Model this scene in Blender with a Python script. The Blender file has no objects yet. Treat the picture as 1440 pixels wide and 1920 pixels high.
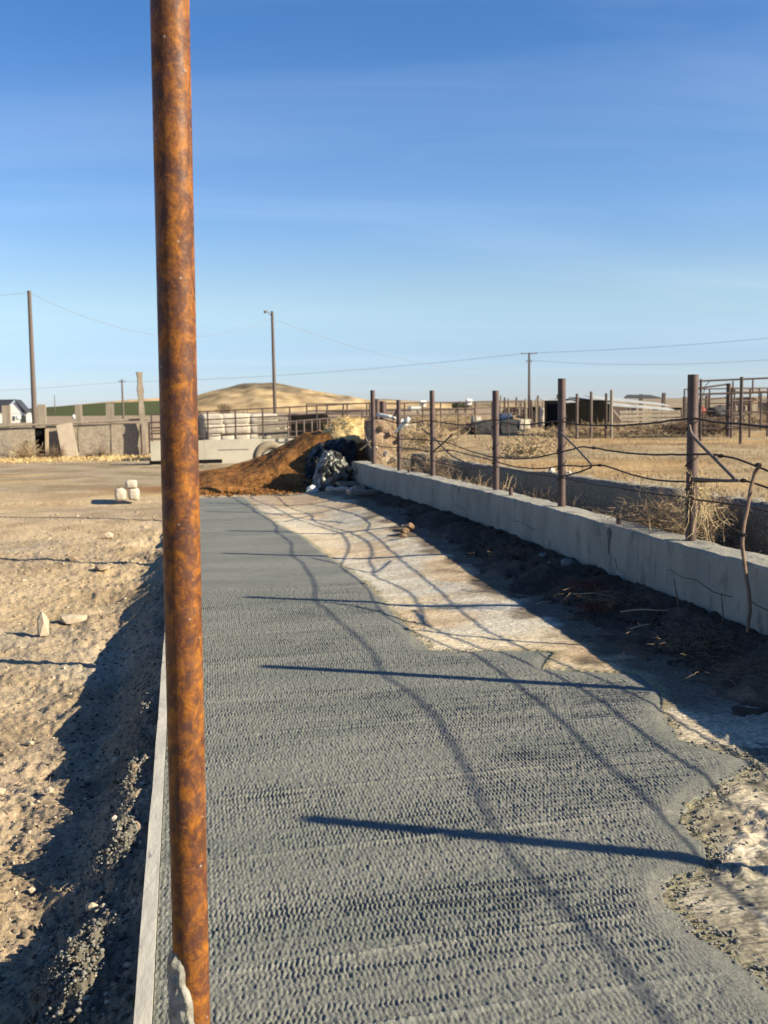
import bpy, math, random
import numpy as np
from mathutils import Matrix, Vector

rnd = random.Random(7)
rng = np.random.default_rng(11)
SC = bpy.context.scene
COL = SC.collection

# ------------------------------------------------------------------ camera, sky, sun, exposure
def make_camera():
    F, H, roll = 1941.0, 1.6, 0.015
    pitch = math.atan((960 - 762) / F)
    yaw = math.atan((720 - 345) / F * math.cos(pitch))
    f = Vector((math.sin(yaw) * math.cos(pitch), math.cos(yaw) * math.cos(pitch), -math.sin(pitch)))
    r = Vector((math.cos(yaw), -math.sin(yaw), 0)); u = r.cross(f)
    c, s = math.cos(roll), math.sin(roll)
    R, U = r * c - u * s, u * c + r * s
    cam = bpy.data.cameras.new('camera'); o = bpy.data.objects.new('camera', cam); COL.objects.link(o)
    o.matrix_world = Matrix(((R.x, U.x, -f.x, 0), (R.y, U.y, -f.y, 0), (R.z, U.z, -f.z, H), (0, 0, 0, 1)))
    cam.sensor_fit = 'HORIZONTAL'; cam.sensor_width = 36; cam.lens = 36 * F / 1440
    cam.clip_start = 0.05; cam.clip_end = 12000
    cam.dof.use_dof = True; cam.dof.focus_distance = 3.9; cam.dof.aperture_fstop = 7.5
    SC.camera = o
make_camera()

SUN_EL, SUN_AZ = math.radians(26.5), math.radians(117)       # azimuth clockwise from +Y
w = bpy.data.worlds.new('World'); SC.world = w; w.use_nodes = True
nt = w.node_tree; nt.nodes.clear()
def N(t, **k):
    n = nt.nodes.new(t)
    for a, b in k.items(): setattr(n, a, b)
    return n
sky = N('ShaderNodeTexSky', sky_type='NISHITA', sun_disc=False, sun_elevation=SUN_EL, sun_rotation=SUN_AZ,
        altitude=700, air_density=1.0, dust_density=0.25, ozone_density=3.2)
bg = N('ShaderNodeBackground'); bg.inputs[1].default_value = 0.070
out = N('ShaderNodeOutputWorld')
tc = N('ShaderNodeTexCoord'); sp = N('ShaderNodeSeparateXYZ'); nt.links.new(tc.outputs['Generated'], sp.inputs[0])
zz = N('ShaderNodeMath', operation='ADD'); zz.inputs[1].default_value = 0.08; nt.links.new(sp.outputs[2], zz.inputs[0])
dx = N('ShaderNodeMath', operation='DIVIDE'); dy = N('ShaderNodeMath', operation='DIVIDE')
nt.links.new(sp.outputs[0], dx.inputs[0]); nt.links.new(zz.outputs[0], dx.inputs[1])
nt.links.new(sp.outputs[1], dy.inputs[0]); nt.links.new(zz.outputs[0], dy.inputs[1])
cb = N('ShaderNodeCombineXYZ'); nt.links.new(dx.outputs[0], cb.inputs[0]); nt.links.new(dy.outputs[0], cb.inputs[1])
mp = N('ShaderNodeMapping'); mp.inputs['Rotation'].default_value = (0, 0, 1.15); mp.inputs['Scale'].default_value = (0.35, 1.1, 1)
nt.links.new(cb.outputs[0], mp.inputs[0])
cn = N('ShaderNodeTexNoise'); cn.inputs['Scale'].default_value = 1.1; cn.inputs['Detail'].default_value = 7
cn.inputs['Roughness'].default_value = 0.55; cn.inputs['Distortion'].default_value = 0.6
nt.links.new(mp.outputs[0], cn.inputs[0])
cr = N('ShaderNodeMapRange'); cr.inputs[1].default_value = 0.46; cr.inputs[2].default_value = 0.85; cr.inputs[3].default_value = 0; cr.inputs[4].default_value = 0.12
nt.links.new(cn.outputs[0], cr.inputs[0])
mx = N('ShaderNodeMixRGB'); mx.inputs[2].default_value = (6.0, 6.6, 7.4, 1)
tr = N('ShaderNodeValToRGB'); e = tr.color_ramp; e.interpolation = 'EASE'
e.elements[0].position = 0.0; e.elements[0].color = (.57, .64, .90, 1); e.elements[1].position = .72; e.elements[1].color = (.33, .62, .96, 1)
for p_, c_ in ((.035, (.61, .68, .90)), (.10, (.86, .84, .83)), (.196, (.68, .80, .93)), (.349, (.42, .68, .93))):
    q_ = e.elements.new(p_); q_.color = c_ + (1,)
nt.links.new(sp.outputs[2], tr.inputs[0])
ml = N('ShaderNodeMixRGB', blend_type='MULTIPLY'); ml.inputs[0].default_value = 1
nt.links.new(sky.outputs[0], ml.inputs[1]); nt.links.new(tr.outputs[0], ml.inputs[2])
nt.links.new(cr.outputs[0], mx.inputs[0]); nt.links.new(ml.outputs[0], mx.inputs[1])
nt.links.new(mx.outputs[0], bg.inputs[0]); nt.links.new(bg.outputs[0], out.inputs[0])

sl = bpy.data.lights.new('sun', 'SUN'); sl.energy = 5.0; sl.angle = math.radians(0.55); sl.color = (1, 0.875, 0.66)
so = bpy.data.objects.new('sun', sl); COL.objects.link(so)
sd = Vector((math.sin(SUN_AZ) * math.cos(SUN_EL), math.cos(SUN_AZ) * math.cos(SUN_EL), math.sin(SUN_EL)))
so.rotation_euler = sd.to_track_quat('Z', 'Y').to_euler(); so.location = (6, -4, 8)
SC.view_settings.view_transform = 'Standard'; SC.view_settings.look = 'None'
SC.view_settings.exposure = 1.34; SC.view_settings.gamma = 1; SC.view_settings.use_curve_mapping = False

# ------------------------------------------------------------------ numeric helpers
def _hash(i, j, s):
    n = (i * 374761393 + j * 668265263 + s * 1274126177) & 0xffffffff
    n = ((n ^ (n >> 13)) * 1274126177) & 0xffffffff
    return ((n ^ (n >> 16)) & 0xffff) / 65535.0
def vn(x, y, s=0):
    x = np.asarray(x, float); y = np.asarray(y, float)
    xi = np.floor(x).astype(np.int64); yi = np.floor(y).astype(np.int64)
    fx = x - xi; fy = y - yi; fx = fx * fx * (3 - 2 * fx); fy = fy * fy * (3 - 2 * fy)
    a = _hash(xi, yi, s); b = _hash(xi + 1, yi, s); c = _hash(xi, yi + 1, s); d = _hash(xi + 1, yi + 1, s)
    return (a * (1 - fx) + b * fx) * (1 - fy) + (c * (1 - fx) + d * fx) * fy - 0.5
def fbm(x, y, o=4, s=0, g=0.5):
    t = 0; a = 1.0
    for k in range(o):
        t = t + a * vn(x * 2 ** k + 17.3 * k, y * 2 ** k - 9.1 * k, s + k); a *= g
    return t
def ss(a, b, x):
    t = np.clip((x - a) / (b - a), 0, 1); return t * t * (3 - 2 * t)
def lerp(xs, ys, x): return np.interp(x, xs, ys)

# ------------------------------------------------------------------ mesh helpers
class MB:
    """collects shapes for ONE mesh"""
    def __init__(s): s.v = []; s.f = []; s.n = 0
    def add(s, v, f):
        s.v.append(np.asarray(v, float).reshape(-1, 3)); s.f += [tuple(i + s.n for i in q) for q in f]; s.n += len(s.v[-1]); return s
    def box(s, c, d, rz=0, tilt=(0, 0), jit=0, bev=0):
        x, y, z = d[0] / 2, d[1] / 2, d[2] / 2
        if bev:
            vs = []; b = bev
            for sx in (-1, 1):
                for sy in (-1, 1):
                    for sz in (-1, 1):
                        vs += [(sx * (x - b), sy * y - sy * b * .0, sz * (z - b)), (sx * x, sy * (y - b), sz * (z - b)), (sx * (x - b), sy * (y - b), sz * z)]
            P = np.array(vs); f = hull_faces_bevel()
        else:
            P = np.array([(sx * x, sy * y, sz * z) for sx in (-1, 1) for sy in (-1, 1) for sz in (-1, 1)])
            f = [(0, 1, 3, 2), (4, 6, 7, 5), (0, 4, 5, 1), (2, 3, 7, 6), (0, 2, 6, 4), (1, 5, 7, 3)]
        if jit: P = P + rng.uniform(-jit, jit, P.shape)
        M = np.array(Matrix.Rotation(rz, 3, 'Z') @ Matrix.Rotation(tilt[0], 3, 'X') @ Matrix.Rotation(tilt[1], 3, 'Y'))
        return s.add(P @ M.T + np.array(c), f)
    def tube(s, pts, r, n=8, caps=True, twist=0):
        P = np.asarray(pts, float); m = len(P); r = np.broadcast_to(np.asarray(r, float), (m,))
        T = np.gradient(P, axis=0); T /= np.linalg.norm(T, axis=1)[:, None] + 1e-12
        ref = np.array([0, 0, 1.0]) if abs(T[0][2]) < 0.9 else np.array([1.0, 0, 0])
        V = []
        a = np.arange(n) * 2 * math.pi / n
        for i in range(m):
            u = ref - T[i] * ref.dot(T[i]); u /= np.linalg.norm(u) + 1e-12; ref = u
            v = np.cross(T[i], u)
            V.append(P[i] + r[i] * (np.cos(a)[:, None] * u + np.sin(a)[:, None] * v))
        f = []
        for i in range(m - 1):
            for k in range(n):
                k2 = (k + 1) % n; f.append((i * n + k, i * n + k2, (i + 1) * n + k2, (i + 1) * n + k))
        if caps: f.append(tuple(range(n - 1, -1, -1))); f.append(tuple((m - 1) * n + k for k in range(n)))
        return s.add(np.concatenate(V), f)
    def rock(s, c, d, rough=.22, sub=1, rz=None):
        v, f = ico(sub); v = v * (1 + rng.uniform(-rough, rough, (len(v), 1)))
        a = rng.uniform(0, 6.28) if rz is None else rz
        v = v * (np.array(d) / 2); ca, sa = math.cos(a), math.sin(a)
        v = v @ np.array([[ca, sa, 0], [-sa, ca, 0], [0, 0, 1]])
        return s.add(v + np.array(c), f)
    def build(s, name, mat, parent=None, smooth=False, loc=None):
        me = bpy.data.meshes.new(name); V = np.concatenate(s.v) if s.v else np.zeros((0, 3))
        o = bpy.data.objects.new(name, me); COL.objects.link(o)
        if loc is None and parent is None and len(V):
            loc = ((V[:, 0].min() + V[:, 0].max()) / 2, (V[:, 1].min() + V[:, 1].max()) / 2, V[:, 2].min())
        if loc is not None: V = V - np.array(loc); o.location = loc
        elif parent is not None: V = V - np.array(parent.get('_o', (0, 0, 0)))
        me.from_pydata(V.tolist(), [], s.f); me.update()
        if smooth: me.polygons.foreach_set('use_smooth', [True] * len(me.polygons))
        me.materials.append(mat)
        if parent is not None: o.parent = parent
        if smooth == 'auto':
            pass
        return o
_ico = {}
def ico(sub):
    if sub in _ico: return _ico[sub]
    import bmesh
    bm = bmesh.new(); bmesh.ops.create_icosphere(bm, subdivisions=sub, radius=1)
    v = np.array([p.co[:] for p in bm.verts]); f = [tuple(q.index for q in p.verts) for p in bm.faces]; bm.free()
    _ico[sub] = (v, f); return _ico[sub]

def grid(name, X, Y, Z, mat, col=None, keep=None, smooth=True, parent=None):
    """X,Y,Z 2-D arrays -> one mesh; col = per-vertex rgb"""
    r, c = X.shape; V = np.stack([X, Y, Z], -1).reshape(-1, 3)
    idx = np.arange(r * c).reshape(r, c)
    Q = np.stack([idx[:-1, :-1], idx[:-1, 1:], idx[1:, 1:], idx[1:, :-1]], -1).reshape(-1, 4)
    if keep is not None:
        k = keep.reshape(-1); Q = Q[k[Q].any(1)]
    me = bpy.data.meshes.new(name); me.vertices.add(len(V)); me.vertices.foreach_set('co', V.ravel())
    me.loops.add(Q.size); me.loops.foreach_set('vertex_index', Q.ravel().astype(np.int32))
    me.polygons.add(len(Q)); me.polygons.foreach_set('loop_start', np.arange(0, Q.size, 4, dtype=np.int32))
    try: me.polygons.foreach_set('loop_total', np.full(len(Q), 4, np.int32))
    except Exception: pass
    me.update(calc_edges=True)
    if smooth: me.polygons.foreach_set('use_smooth', np.ones(len(Q), bool))
    if col is not None:
        col = col * DK
        ca = me.color_attributes.new('tint', 'FLOAT_COLOR', 'POINT')
        ca.data.foreach_set('color', np.concatenate([col.reshape(-1, 3), np.ones((len(V), 1))], 1).astype(np.float32).ravel())
    me.materials.append(mat); o = bpy.data.objects.new(name, me); COL.objects.link(o)
    if parent is not None: o.parent = parent
    return o

def soup(name, V, F, mat, parent=None, smooth=False):
    """numpy triangle/quads soup (V (n,3), F (m,k))"""
    me = bpy.data.meshes.new(name); me.vertices.add(len(V)); me.vertices.foreach_set('co', np.asarray(V, float).ravel())
    k = F.shape[1]; me.loops.add(F.size); me.loops.foreach_set('vertex_index', F.ravel().astype(np.int32))
    me.polygons.add(len(F)); me.polygons.foreach_set('loop_start', np.arange(0, F.size, k, dtype=np.int32))
    me.update(calc_edges=True)
    if smooth: me.polygons.foreach_set('use_smooth', np.ones(len(F), bool))
    me.materials.append(mat); o = bpy.data.objects.new(name, me); COL.objects.link(o)
    if parent is not None: o.parent = parent
    return o

def tag(o, label=None, cat=None, group=None, kind=None):
    if label: o['label'] = label
    if cat: o['category'] = cat
    if group: o['group'] = group
    if kind: o['kind'] = kind
    return o
def thing(name, loc, label, cat, group=None):
    o = bpy.data.objects.new(name, None); COL.objects.link(o); o.location = loc; o['_o'] = list(loc)
    o.empty_display_size = .1
    return tag(o, label, cat, group)
def unmark():
    for o in bpy.data.objects:
        if '_o' in o: del o['_o']

# ------------------------------------------------------------------ materials
DK = .74          # real-world albedo scale shared by all surface colours
def albedo(c): return tuple(v * DK for v in c)
def M(name, base, base2=None, scale=5, rough=.85, bump=0, bscale=40, metal=0, tint=False, ramp=(.35, .65), stretch=(1, 1, 1),
      base3=None, scale3=1.0, ramp3=(.5, .7), spec=.3, det=6, bstretch=(1, 1, 1), world=False, fine=0, fscale=150):
    m = bpy.data.materials.new(name); m.use_nodes = True; t = m.node_tree; b = t.nodes['Principled BSDF']
    base = albedo(base); base2 = albedo(base2) if (base2 and not tint) else base2; base3 = albedo(base3) if base3 else None
    b.inputs['Roughness'].default_value = rough; b.inputs['Metallic'].default_value = metal; b.inputs['Specular IOR Level'].default_value = spec
    L = t.links.new
    if world: g = t.nodes.new('ShaderNodeNewGeometry'); co = g.outputs['Position']
    else: g = t.nodes.new('ShaderNodeTexCoord'); co = g.outputs['Object']
    def noise(sc, st, d=det, r=.6):
        mp = t.nodes.new('ShaderNodeMapping'); mp.inputs['Scale'].default_value = st; L(co, mp.inputs[0])
        n = t.nodes.new('ShaderNodeTexNoise'); n.inputs['Scale'].default_value = sc; n.inputs['Detail'].default_value = d
        n.inputs['Roughness'].default_value = r; L(mp.outputs[0], n.inputs[0]); return n.outputs[0]
    def rng_(x, a, c, lo=0, hi=1):
        r = t.nodes.new('ShaderNodeMapRange'); r.inputs[1].default_value = a; r.inputs[2].default_value = c
        r.inputs[3].default_value = lo; r.inputs[4].default_value = hi; L(x, r.inputs[0]); return r.outputs[0]
    def mix(f, a, c, mode='MIX'):
        x = t.nodes.new('ShaderNodeMixRGB'); x.blend_type = mode
        for sck, val in ((0, f), (1, a), (2, c)):
            if hasattr(val, 'node'): L(val, x.inputs[sck])
            elif sck == 0: x.inputs[0].default_value = val
            else: x.inputs[sck].default_value = tuple(val) + (1,)
        return x.outputs[0]
    c = None
    if tint:
        a = t.nodes.new('ShaderNodeVertexColor'); a.layer_name = 'tint'; c = a.outputs[0]
        base2 = base2 or (.75, .72, .68); n = rng_(noise(scale, stretch), *ramp)
        c = mix(n, c, mix(1.0, c, base2, 'MULTIPLY'))
    elif base2: c = mix(rng_(noise(scale, stretch), *ramp), base, base2)
    if base3: c = mix(rng_(noise(scale3, stretch), *ramp3), c if c is not None else base, base3)
    if fine:
        f = rng_(noise(fscale, (1, 1, 1), 2), .3, .7, 1 - fine, 1 + fine)
        cc = t.nodes.new('ShaderNodeCombineXYZ')
        for i in range(3): L(f, cc.inputs[i])
        c = mix(1.0, c if c is not None else base, cc.outputs[0], 'MULTIPLY')
    if c is not None: L(c, b.inputs['Base Color'])
    else: b.inputs['Base Color'].default_value = tuple(base) + (1,)
    if bump:
        bp = t.nodes.new('ShaderNodeBump'); bp.inputs['Distance'].default_value = bump; bp.inputs['Strength'].default_value = 1
        L(noise(bscale, bstretch, 5), bp.inputs['Height']); L(bp.outputs[0], b.inputs['Normal'])
    return m

m_ground = M('dirt_ground', (.4, .3, .2), (.72, .70, .66), scale=1.3, tint=True, bump=.012, bscale=30, rough=.95, spec=.1, ramp=(.4, .62), world=True, fine=.28, fscale=45)
m_field = M('field_ground', (.4, .3, .2), (.70, .66, .6), scale=.6, tint=True, bump=.03, bscale=9, rough=.95, spec=.1, ramp=(.42, .6), world=True, fine=.2, fscale=14)
m_clod = M('clod', (.42, .32, .215), (.30, .22, .15), scale=4, rough=.95, spec=.1, bump=.004, bscale=60, world=True)
m_darkclod = M('dark_clod', (.17, .14, .11), (.055, .047, .04), scale=8, rough=.95, spec=.1, world=True, bump=.004, bscale=70)
m_soilcrumb = M('soil_crumb', (.085, .065, .05), (.05, .04, .03), scale=8, rough=.95, spec=.1, world=True)
m_cemclod = M('cement_clod', (.27, .265, .22), (.17, .165, .14), scale=25, rough=.9, spec=.2, world=True, bump=.006, bscale=60)
m_stone = M('stone', (.56, .47, .34), (.42, .34, .24), scale=7, rough=.9, bump=.01, bscale=20, spec=.2)
m_palestone = M('pale_block', (.66, .59, .47), (.48, .42, .33), scale=9, rough=.9, bump=.01, bscale=25, spec=.2)
m_wall = M('wall_concrete', (.42, .40, .33), (.30, .29, .245), scale=2.6, rough=.92, bump=.007, bscale=38, spec=.2, base3=(.10, .10, .09), scale3=7, ramp3=(.56, .76), det=9, stretch=(1, 1, .4), fine=.12, fscale=60)
m_ledge = M('ledge_concrete', (.30, .275, .22), (.14, .13, .105), fine=.35, fscale=70, scale=55, rough=.95, bump=.012, bscale=55, spec=.15, base3=(.50, .45, .38), scale3=60, ramp3=(.60, .68), det=3)
m_curb = M('curb_concrete', (.58, .54, .43), (.48, .45, .36), scale=1.8, rough=.92, bump=.006, bscale=30, spec=.2)
m_pipe = M('weathered_pipe', (.135, .092, .082), (.095, .062, .056), scale=14, rough=.62, bump=.001, bscale=90, metal=.25, spec=.4, base3=(.19, .11, .075), scale3=30, ramp3=(.6, .72))
m_farpipe = M('far_pipe', (.115, .08, .068), (.075, .052, .046), scale=3, rough=.7, metal=.1)
m_greypipe = M('grey_pipe', (.21, .165, .135), (.14, .105, .085), scale=5, rough=.8)
m_cable = M('steel_cable', (.055, .042, .038), (.10, .07, .055), scale=40, rough=.75, metal=.3)
m_rope = M('frayed_rope', (.30, .20, .14), (.20, .13, .09), scale=30, rough=.9)
m_dry = M('dry_stalk', (.52, .40, .235), (.34, .25, .15), scale=6, rough=.9, spec=.15)
m_drybrown = M('dry_brush', (.24, .17, .11), (.14, .10, .07), scale=5, rough=.95, spec=.1)
m_straw = M('straw', (.80, .60, .28), (.62, .46, .22), scale=14, rough=.85, spec=.2)
m_manure = M('brown_silage', (.30, .138, .045), (.19, .085, .03), scale=5, rough=.97, bump=.04, bscale=13, spec=.05, base3=(.36, .175, .06), scale3=9, fine=.3, fscale=50)
m_black = M('black_plastic', (.010, .011, .012), (.018, .020, .022), scale=4, rough=.55, bump=.02, bscale=7, spec=.22)
m_grey = M('grey_tarp', (.24, .24, .21), (.06, .06, .055), scale=7, rough=.5, bump=.03, bscale=14, spec=.5, base3=(.62, .61, .54), scale3=6, ramp3=(.53, .62))  # white patches painted in as sunlit highlights on the folds
m_bale = M('white_wrap', (.70, .62, .49), (.54, .47, .37), scale=2.5, rough=.6, bump=.03, bscale=4, spec=.35)
m_wood = M('weathered_wood', (.38, .33, .255), (.26, .22, .17), scale=9, rough=.95, bump=.01, bscale=20, stretch=(1, 1, .15), spec=.1, bstretch=(1, 1, .1))
m_palewood = M('pale_wood', (.56, .44, .28), (.44, .34, .22), scale=6, rough=.9, stretch=(1, 1, .2), spec=.1)
m_panel = M('grey_panel', (.44, .38, .29), (.30, .25, .19), scale=12, rough=.95, bump=.02, bscale=26, spec=.1, base3=(.54, .47, .36), scale3=18, ramp3=(.55, .7))
m_slabpale = M('pale_slab', (.58, .49, .37), (.48, .40, .30), scale=4, rough=.92, bump=.01, bscale=20)
m_pole = M('utility_pole', (.17, .135, .115), (.12, .095, .08), scale=2, rough=.9, stretch=(1, 1, .1))
m_wire = M('wire', (.26, .27, .28), rough=.6)
m_white = M('white_paint', (.78, .77, .74), rough=.7)
m_roofdark = M('dark_shingle', (.035, .04, .055), (.05, .055, .07), scale=2, rough=.8)
m_glassdk = M('window_dark', (.04, .055, .05), rough=.2, spec=.5)
m_whitemetal = M('white_sheet_metal', (.52, .53, .50), (.36, .36, .33), scale=1.5, rough=.5, stretch=(1, .3, 1))
m_darkint = M('black_and_shade', (.008, .008, .008), (.014, .013, .012), scale=3, rough=.95, spec=.05)  # near-black colour stands in for shed interior shade; also cracks and black cover
m_tyre = M('tyre_rubber', (.085, .078, .068), (.14, .125, .10), scale=6, rough=.85)
m_cream = M('white_plastic', (.76, .77, .72), rough=.45, spec=.4)
m_red = M('red_twine', (.16, .035, .02), (.10, .03, .02), scale=20, rough=.9)
m_redp = M('red_paint', (.42, .09, .06), rough=.6)
m_blue = M('blue_plastic', (.02, .05, .12), rough=.5)
m_rubble = M('dark_rubble', (.075, .075, .078), (.04, .042, .046), scale=3, rough=.9, bump=.03, bscale=6)
m_earthwall = M('earthy_stone', (.44, .31, .19), (.30, .20, .12), scale=3.5, rough=.95, bump=.04, bscale=9, base3=(.60, .48, .33), scale3=4, ramp3=(.56, .66))

def rust_material():
    m = bpy.data.materials.new('rusty_pipe'); m.use_nodes = True; t = m.node_tree; b = t.nodes['Principled BSDF']; L = t.links.new
    tc = t.nodes.new('ShaderNodeTexCoord')
    def noise(s, st, d=5, r=.6, dist=0, off=0):
        mp = t.nodes.new('ShaderNodeMapping'); mp.inputs['Scale'].default_value = st; mp.inputs['Location'].default_value = (off, off, off); L(tc.outputs['Object'], mp.inputs[0])
        n = t.nodes.new('ShaderNodeTexNoise'); n.inputs['Scale'].default_value = s; n.inputs['Detail'].default_value = d
        n.inputs['Roughness'].default_value = r; n.inputs['Distortion'].default_value = dist; L(mp.outputs[0], n.inputs[0]); return n.outputs[0]
    def mr(x, a, c, lo=0, hi=1):
        r = t.nodes.new('ShaderNodeMapRange'); r.inputs[1].default_value = a; r.inputs[2].default_value = c; r.inputs[3].default_value = lo; r.inputs[4].default_value = hi
        L(x, r.inputs[0]); return r.outputs[0]
    cr = t.nodes.new('ShaderNodeValToRGB'); e = cr.color_ramp
    e.elements[0].position = .40; e.elements[0].color = (.066, .028, .017, 1)
    e.elements[1].position = .64; e.elements[1].color = (.285, .108, .014, 1)
    for p, c in ((.47, (.100, .038, .016)), (.515, (.150, .056, .014)), (.56, (.195, .072, .013))):
        q = e.elements.new(p); q.color = c + (1,)
    L(noise(25, (1, 1, .7), 9, .70, .5), cr.inputs[0])
    # darker mill-scale blotches
    x = t.nodes.new('ShaderNodeMixRGB'); L(mr(noise(13, (.8, .8, 1.25), 8, .66, .7, 4.1), .51, .62, 0, .5), x.inputs[0]); L(cr.outputs[0], x.inputs[1]); x.inputs[2].default_value = (.058, .030, .028, 1)
    # small bright orange freckles
    y = t.nodes.new('ShaderNodeMixRGB'); L(mr(noise(75, (1, 1, 1), 3, .6, 0, 2.2), .57, .68, 0, .55), y.inputs[0]); L(x.outputs[0], y.inputs[1]); y.inputs[2].default_value = (.26, .10, .022, 1)
    # long vertical streaks
    s = t.nodes.new('ShaderNodeMixRGB'); L(mr(noise(30, (1, 1, .06), 3, .6), .5, .75, 0, .35), s.inputs[0]); L(y.outputs[0], s.inputs[1]); s.inputs[2].default_value = (.075, .028, .018, 1)
    # tiny cement spatters
    v = t.nodes.new('ShaderNodeTexVoronoi'); v.inputs['Scale'].default_value = 22; L(tc.outputs['Object'], v.inputs[0])
    z = t.nodes.new('ShaderNodeMixRGB'); L(mr(v.outputs['Distance'], .055, .085, .75, 0), z.inputs[0]); L(s.outputs[0], z.inputs[1]); z.inputs[2].default_value = (.27, .22, .18, 1)
    L(z.outputs[0], b.inputs['Base Color'])
    L(mr(noise(12, (1, 1, 1), 4), .35, .65, .42, .70), b.inputs['Roughness'])
    b.inputs['Metallic'].default_value = 0; b.inputs['Specular IOR Level'].default_value = .2
    bp = t.nodes.new('ShaderNodeBump'); bp.inputs['Distance'].default_value = .0012; L(noise(110, (1, 1, 1), 5), bp.inputs['Height']); L(bp.outputs[0], b.inputs['Normal'])
    return m
m_rust = rust_material()

def slab_material():
    m = bpy.data.materials.new('fresh_concrete'); m.use_nodes = True; t = m.node_tree; b = t.nodes['Principled BSDF']; L = t.links.new
    g = t.nodes.new('ShaderNodeNewGeometry')
    def noise(s, st, d=5, r=.6):
        mp = t.nodes.new('ShaderNodeMapping'); mp.inputs['Scale'].default_value = st; L(g.outputs['Position'], mp.inputs[0])
        n = t.nodes.new('ShaderNodeTexNoise'); n.inputs['Scale'].default_value = s; n.inputs['Detail'].default_value = d; n.inputs['Roughness'].default_value = r
        L(mp.outputs[0], n.inputs[0]); return n.outputs[0]
    def mr(x, a, c, lo=0, hi=1):
        r = t.nodes.new('ShaderNodeMapRange'); r.inputs[1].default_value = a; r.inputs[2].default_value = c; r.inputs[3].default_value = lo; r.inputs[4].default_value = hi
        L(x, r.inputs[0]); return r.outputs[0]
    a = t.nodes.new('ShaderNodeVertexColor'); a.layer_name = 'tint'
    x = t.nodes.new('ShaderNodeMixRGB'); x.blend_type = 'MULTIPLY'; x.inputs[2].default_value = (.76, .80, .80, 1)
    L(mr(noise(1.6, (.35, 1.6, 1), 5), .40, .62), x.inputs[0]); L(a.outputs[0], x.inputs[1])
    y = t.nodes.new('ShaderNodeMixRGB'); y.blend_type = 'MULTIPLY'; y.inputs[2].default_value = (.72, .72, .72, 1)
    L(mr(noise(70, (1, 1, 1), 4), .45, .62), y.inputs[0]); L(x.outputs[0], y.inputs[1])
    L(y.outputs[0], b.inputs['Base Color']); b.inputs['Roughness'].default_value = .72; b.inputs['Specular IOR Level'].default_value = .3
    bp = t.nodes.new('ShaderNodeBump'); bp.inputs['Distance'].default_value = .004; L(noise(160, (1, 1, 1), 3), bp.inputs['Height']); L(bp.outputs[0], b.inputs['Normal'])
    return m
m_slab = slab_material()
m_oldc = M('old_concrete', (.5, .4, .3), (.80, .77, .72), scale=2.0, tint=True, bump=.018, bscale=22, rough=.93, spec=.15, ramp=(.42, .6), world=True, fine=.42, fscale=48, stretch=(.5, 1.6, 1), bstretch=(.35, 1.6, 1))
m_formwood = M('form_wood', (.58, .55, .46), (.42, .40, .34), scale=14, rough=.9, bump=.003, bscale=50, stretch=(1.4, .25, 1), base3=(.22, .22, .20), scale3=22, ramp3=(.6, .7), bstretch=(1, .3, 1))

# ------------------------------------------------------------------ ground
D_Y = [1.5, 3.2, 3.8, 4.3, 4.8, 5.5, 7.0, 8.5, 10, 11.7, 13.7, 16, 19]
D_V = [.24, .25, .19, .27, .22, .32, .34, .27, .19, .12, .07, .02, .0]
def yard_h(x, y, detail=True):
    u = -.18 - x
    d = lerp(D_Y, D_V, y)
    z = -d * ss(-.05, .42, u) - .05 * (1 - ss(0, .5, u)) * ss(19, 14, y)
    z = z + .02 * fbm(x * .7, y * .7, 3, 3) * ss(.2, 1, u)
    if detail:
        near = ss(18, 12, y)
        z = z + (.030 + .045 * ss(.9, .5, u)) * fbm(x * 2.6, y * 2.2, 4, 5) * near
        z = z + (.014 + .035 * ss(1.0, .6, u)) * np.maximum(fbm(x * 7, y * 6, 3, 9), 0) * near
        z = z + .020 * fbm(x * 24, y * 20, 3, 12) * near + .008 * fbm(x * 75, y * 60, 2, 14) * ss(9, 4, y)
        for cy, cu, ry_, ru, hh in ((3.12, .20, .40, .12, .15), (3.95, .12, .22, .08, .13), (4.7, .10, .45, .08, .11), (5.6, .09, .6, .07, .08), (2.5, .15, .4, .10, .12)):
            q = ((y - cy) / ry_) ** 2 + ((u - cu) / ru) ** 2; g_ = np.exp(-q * 1.1)
            z = z + g_ * hh * .55 * (.75 + .8 * fbm(x * 40, y * 40, 3, 16)) * (x < -.17)
    return z
def base_h(x, y):
    z = np.zeros_like(x)
    left = yard_h(x, y, False) - .05
    z = np.where((x < -.15) & (y < 18), left, z - .06 * (y < 19))
    f = .30 * ss(4.3, 4.5, x) * ss(60, 25, y * 0 + 30)
    z = np.where((x > 3.7) & (y < 19.8), .2 + .10 * ss(4.5, 4.6, x), z)
    z = np.where(y >= 19.8, .3 * ss(4.0, 6.5, x), z)
    z = z + .05 * fbm(x * .5, y * .5, 3, 21) * ss(4.6, 6, np.abs(x)) * ss(400, 60, y)
    z = z + 3.0 * fbm(x * .004, y * .004, 3, 31) * ss(120, 500, y) - 1.0 * ss(60, 400, y) * (np.abs(x) >= 0)
    return z
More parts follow.
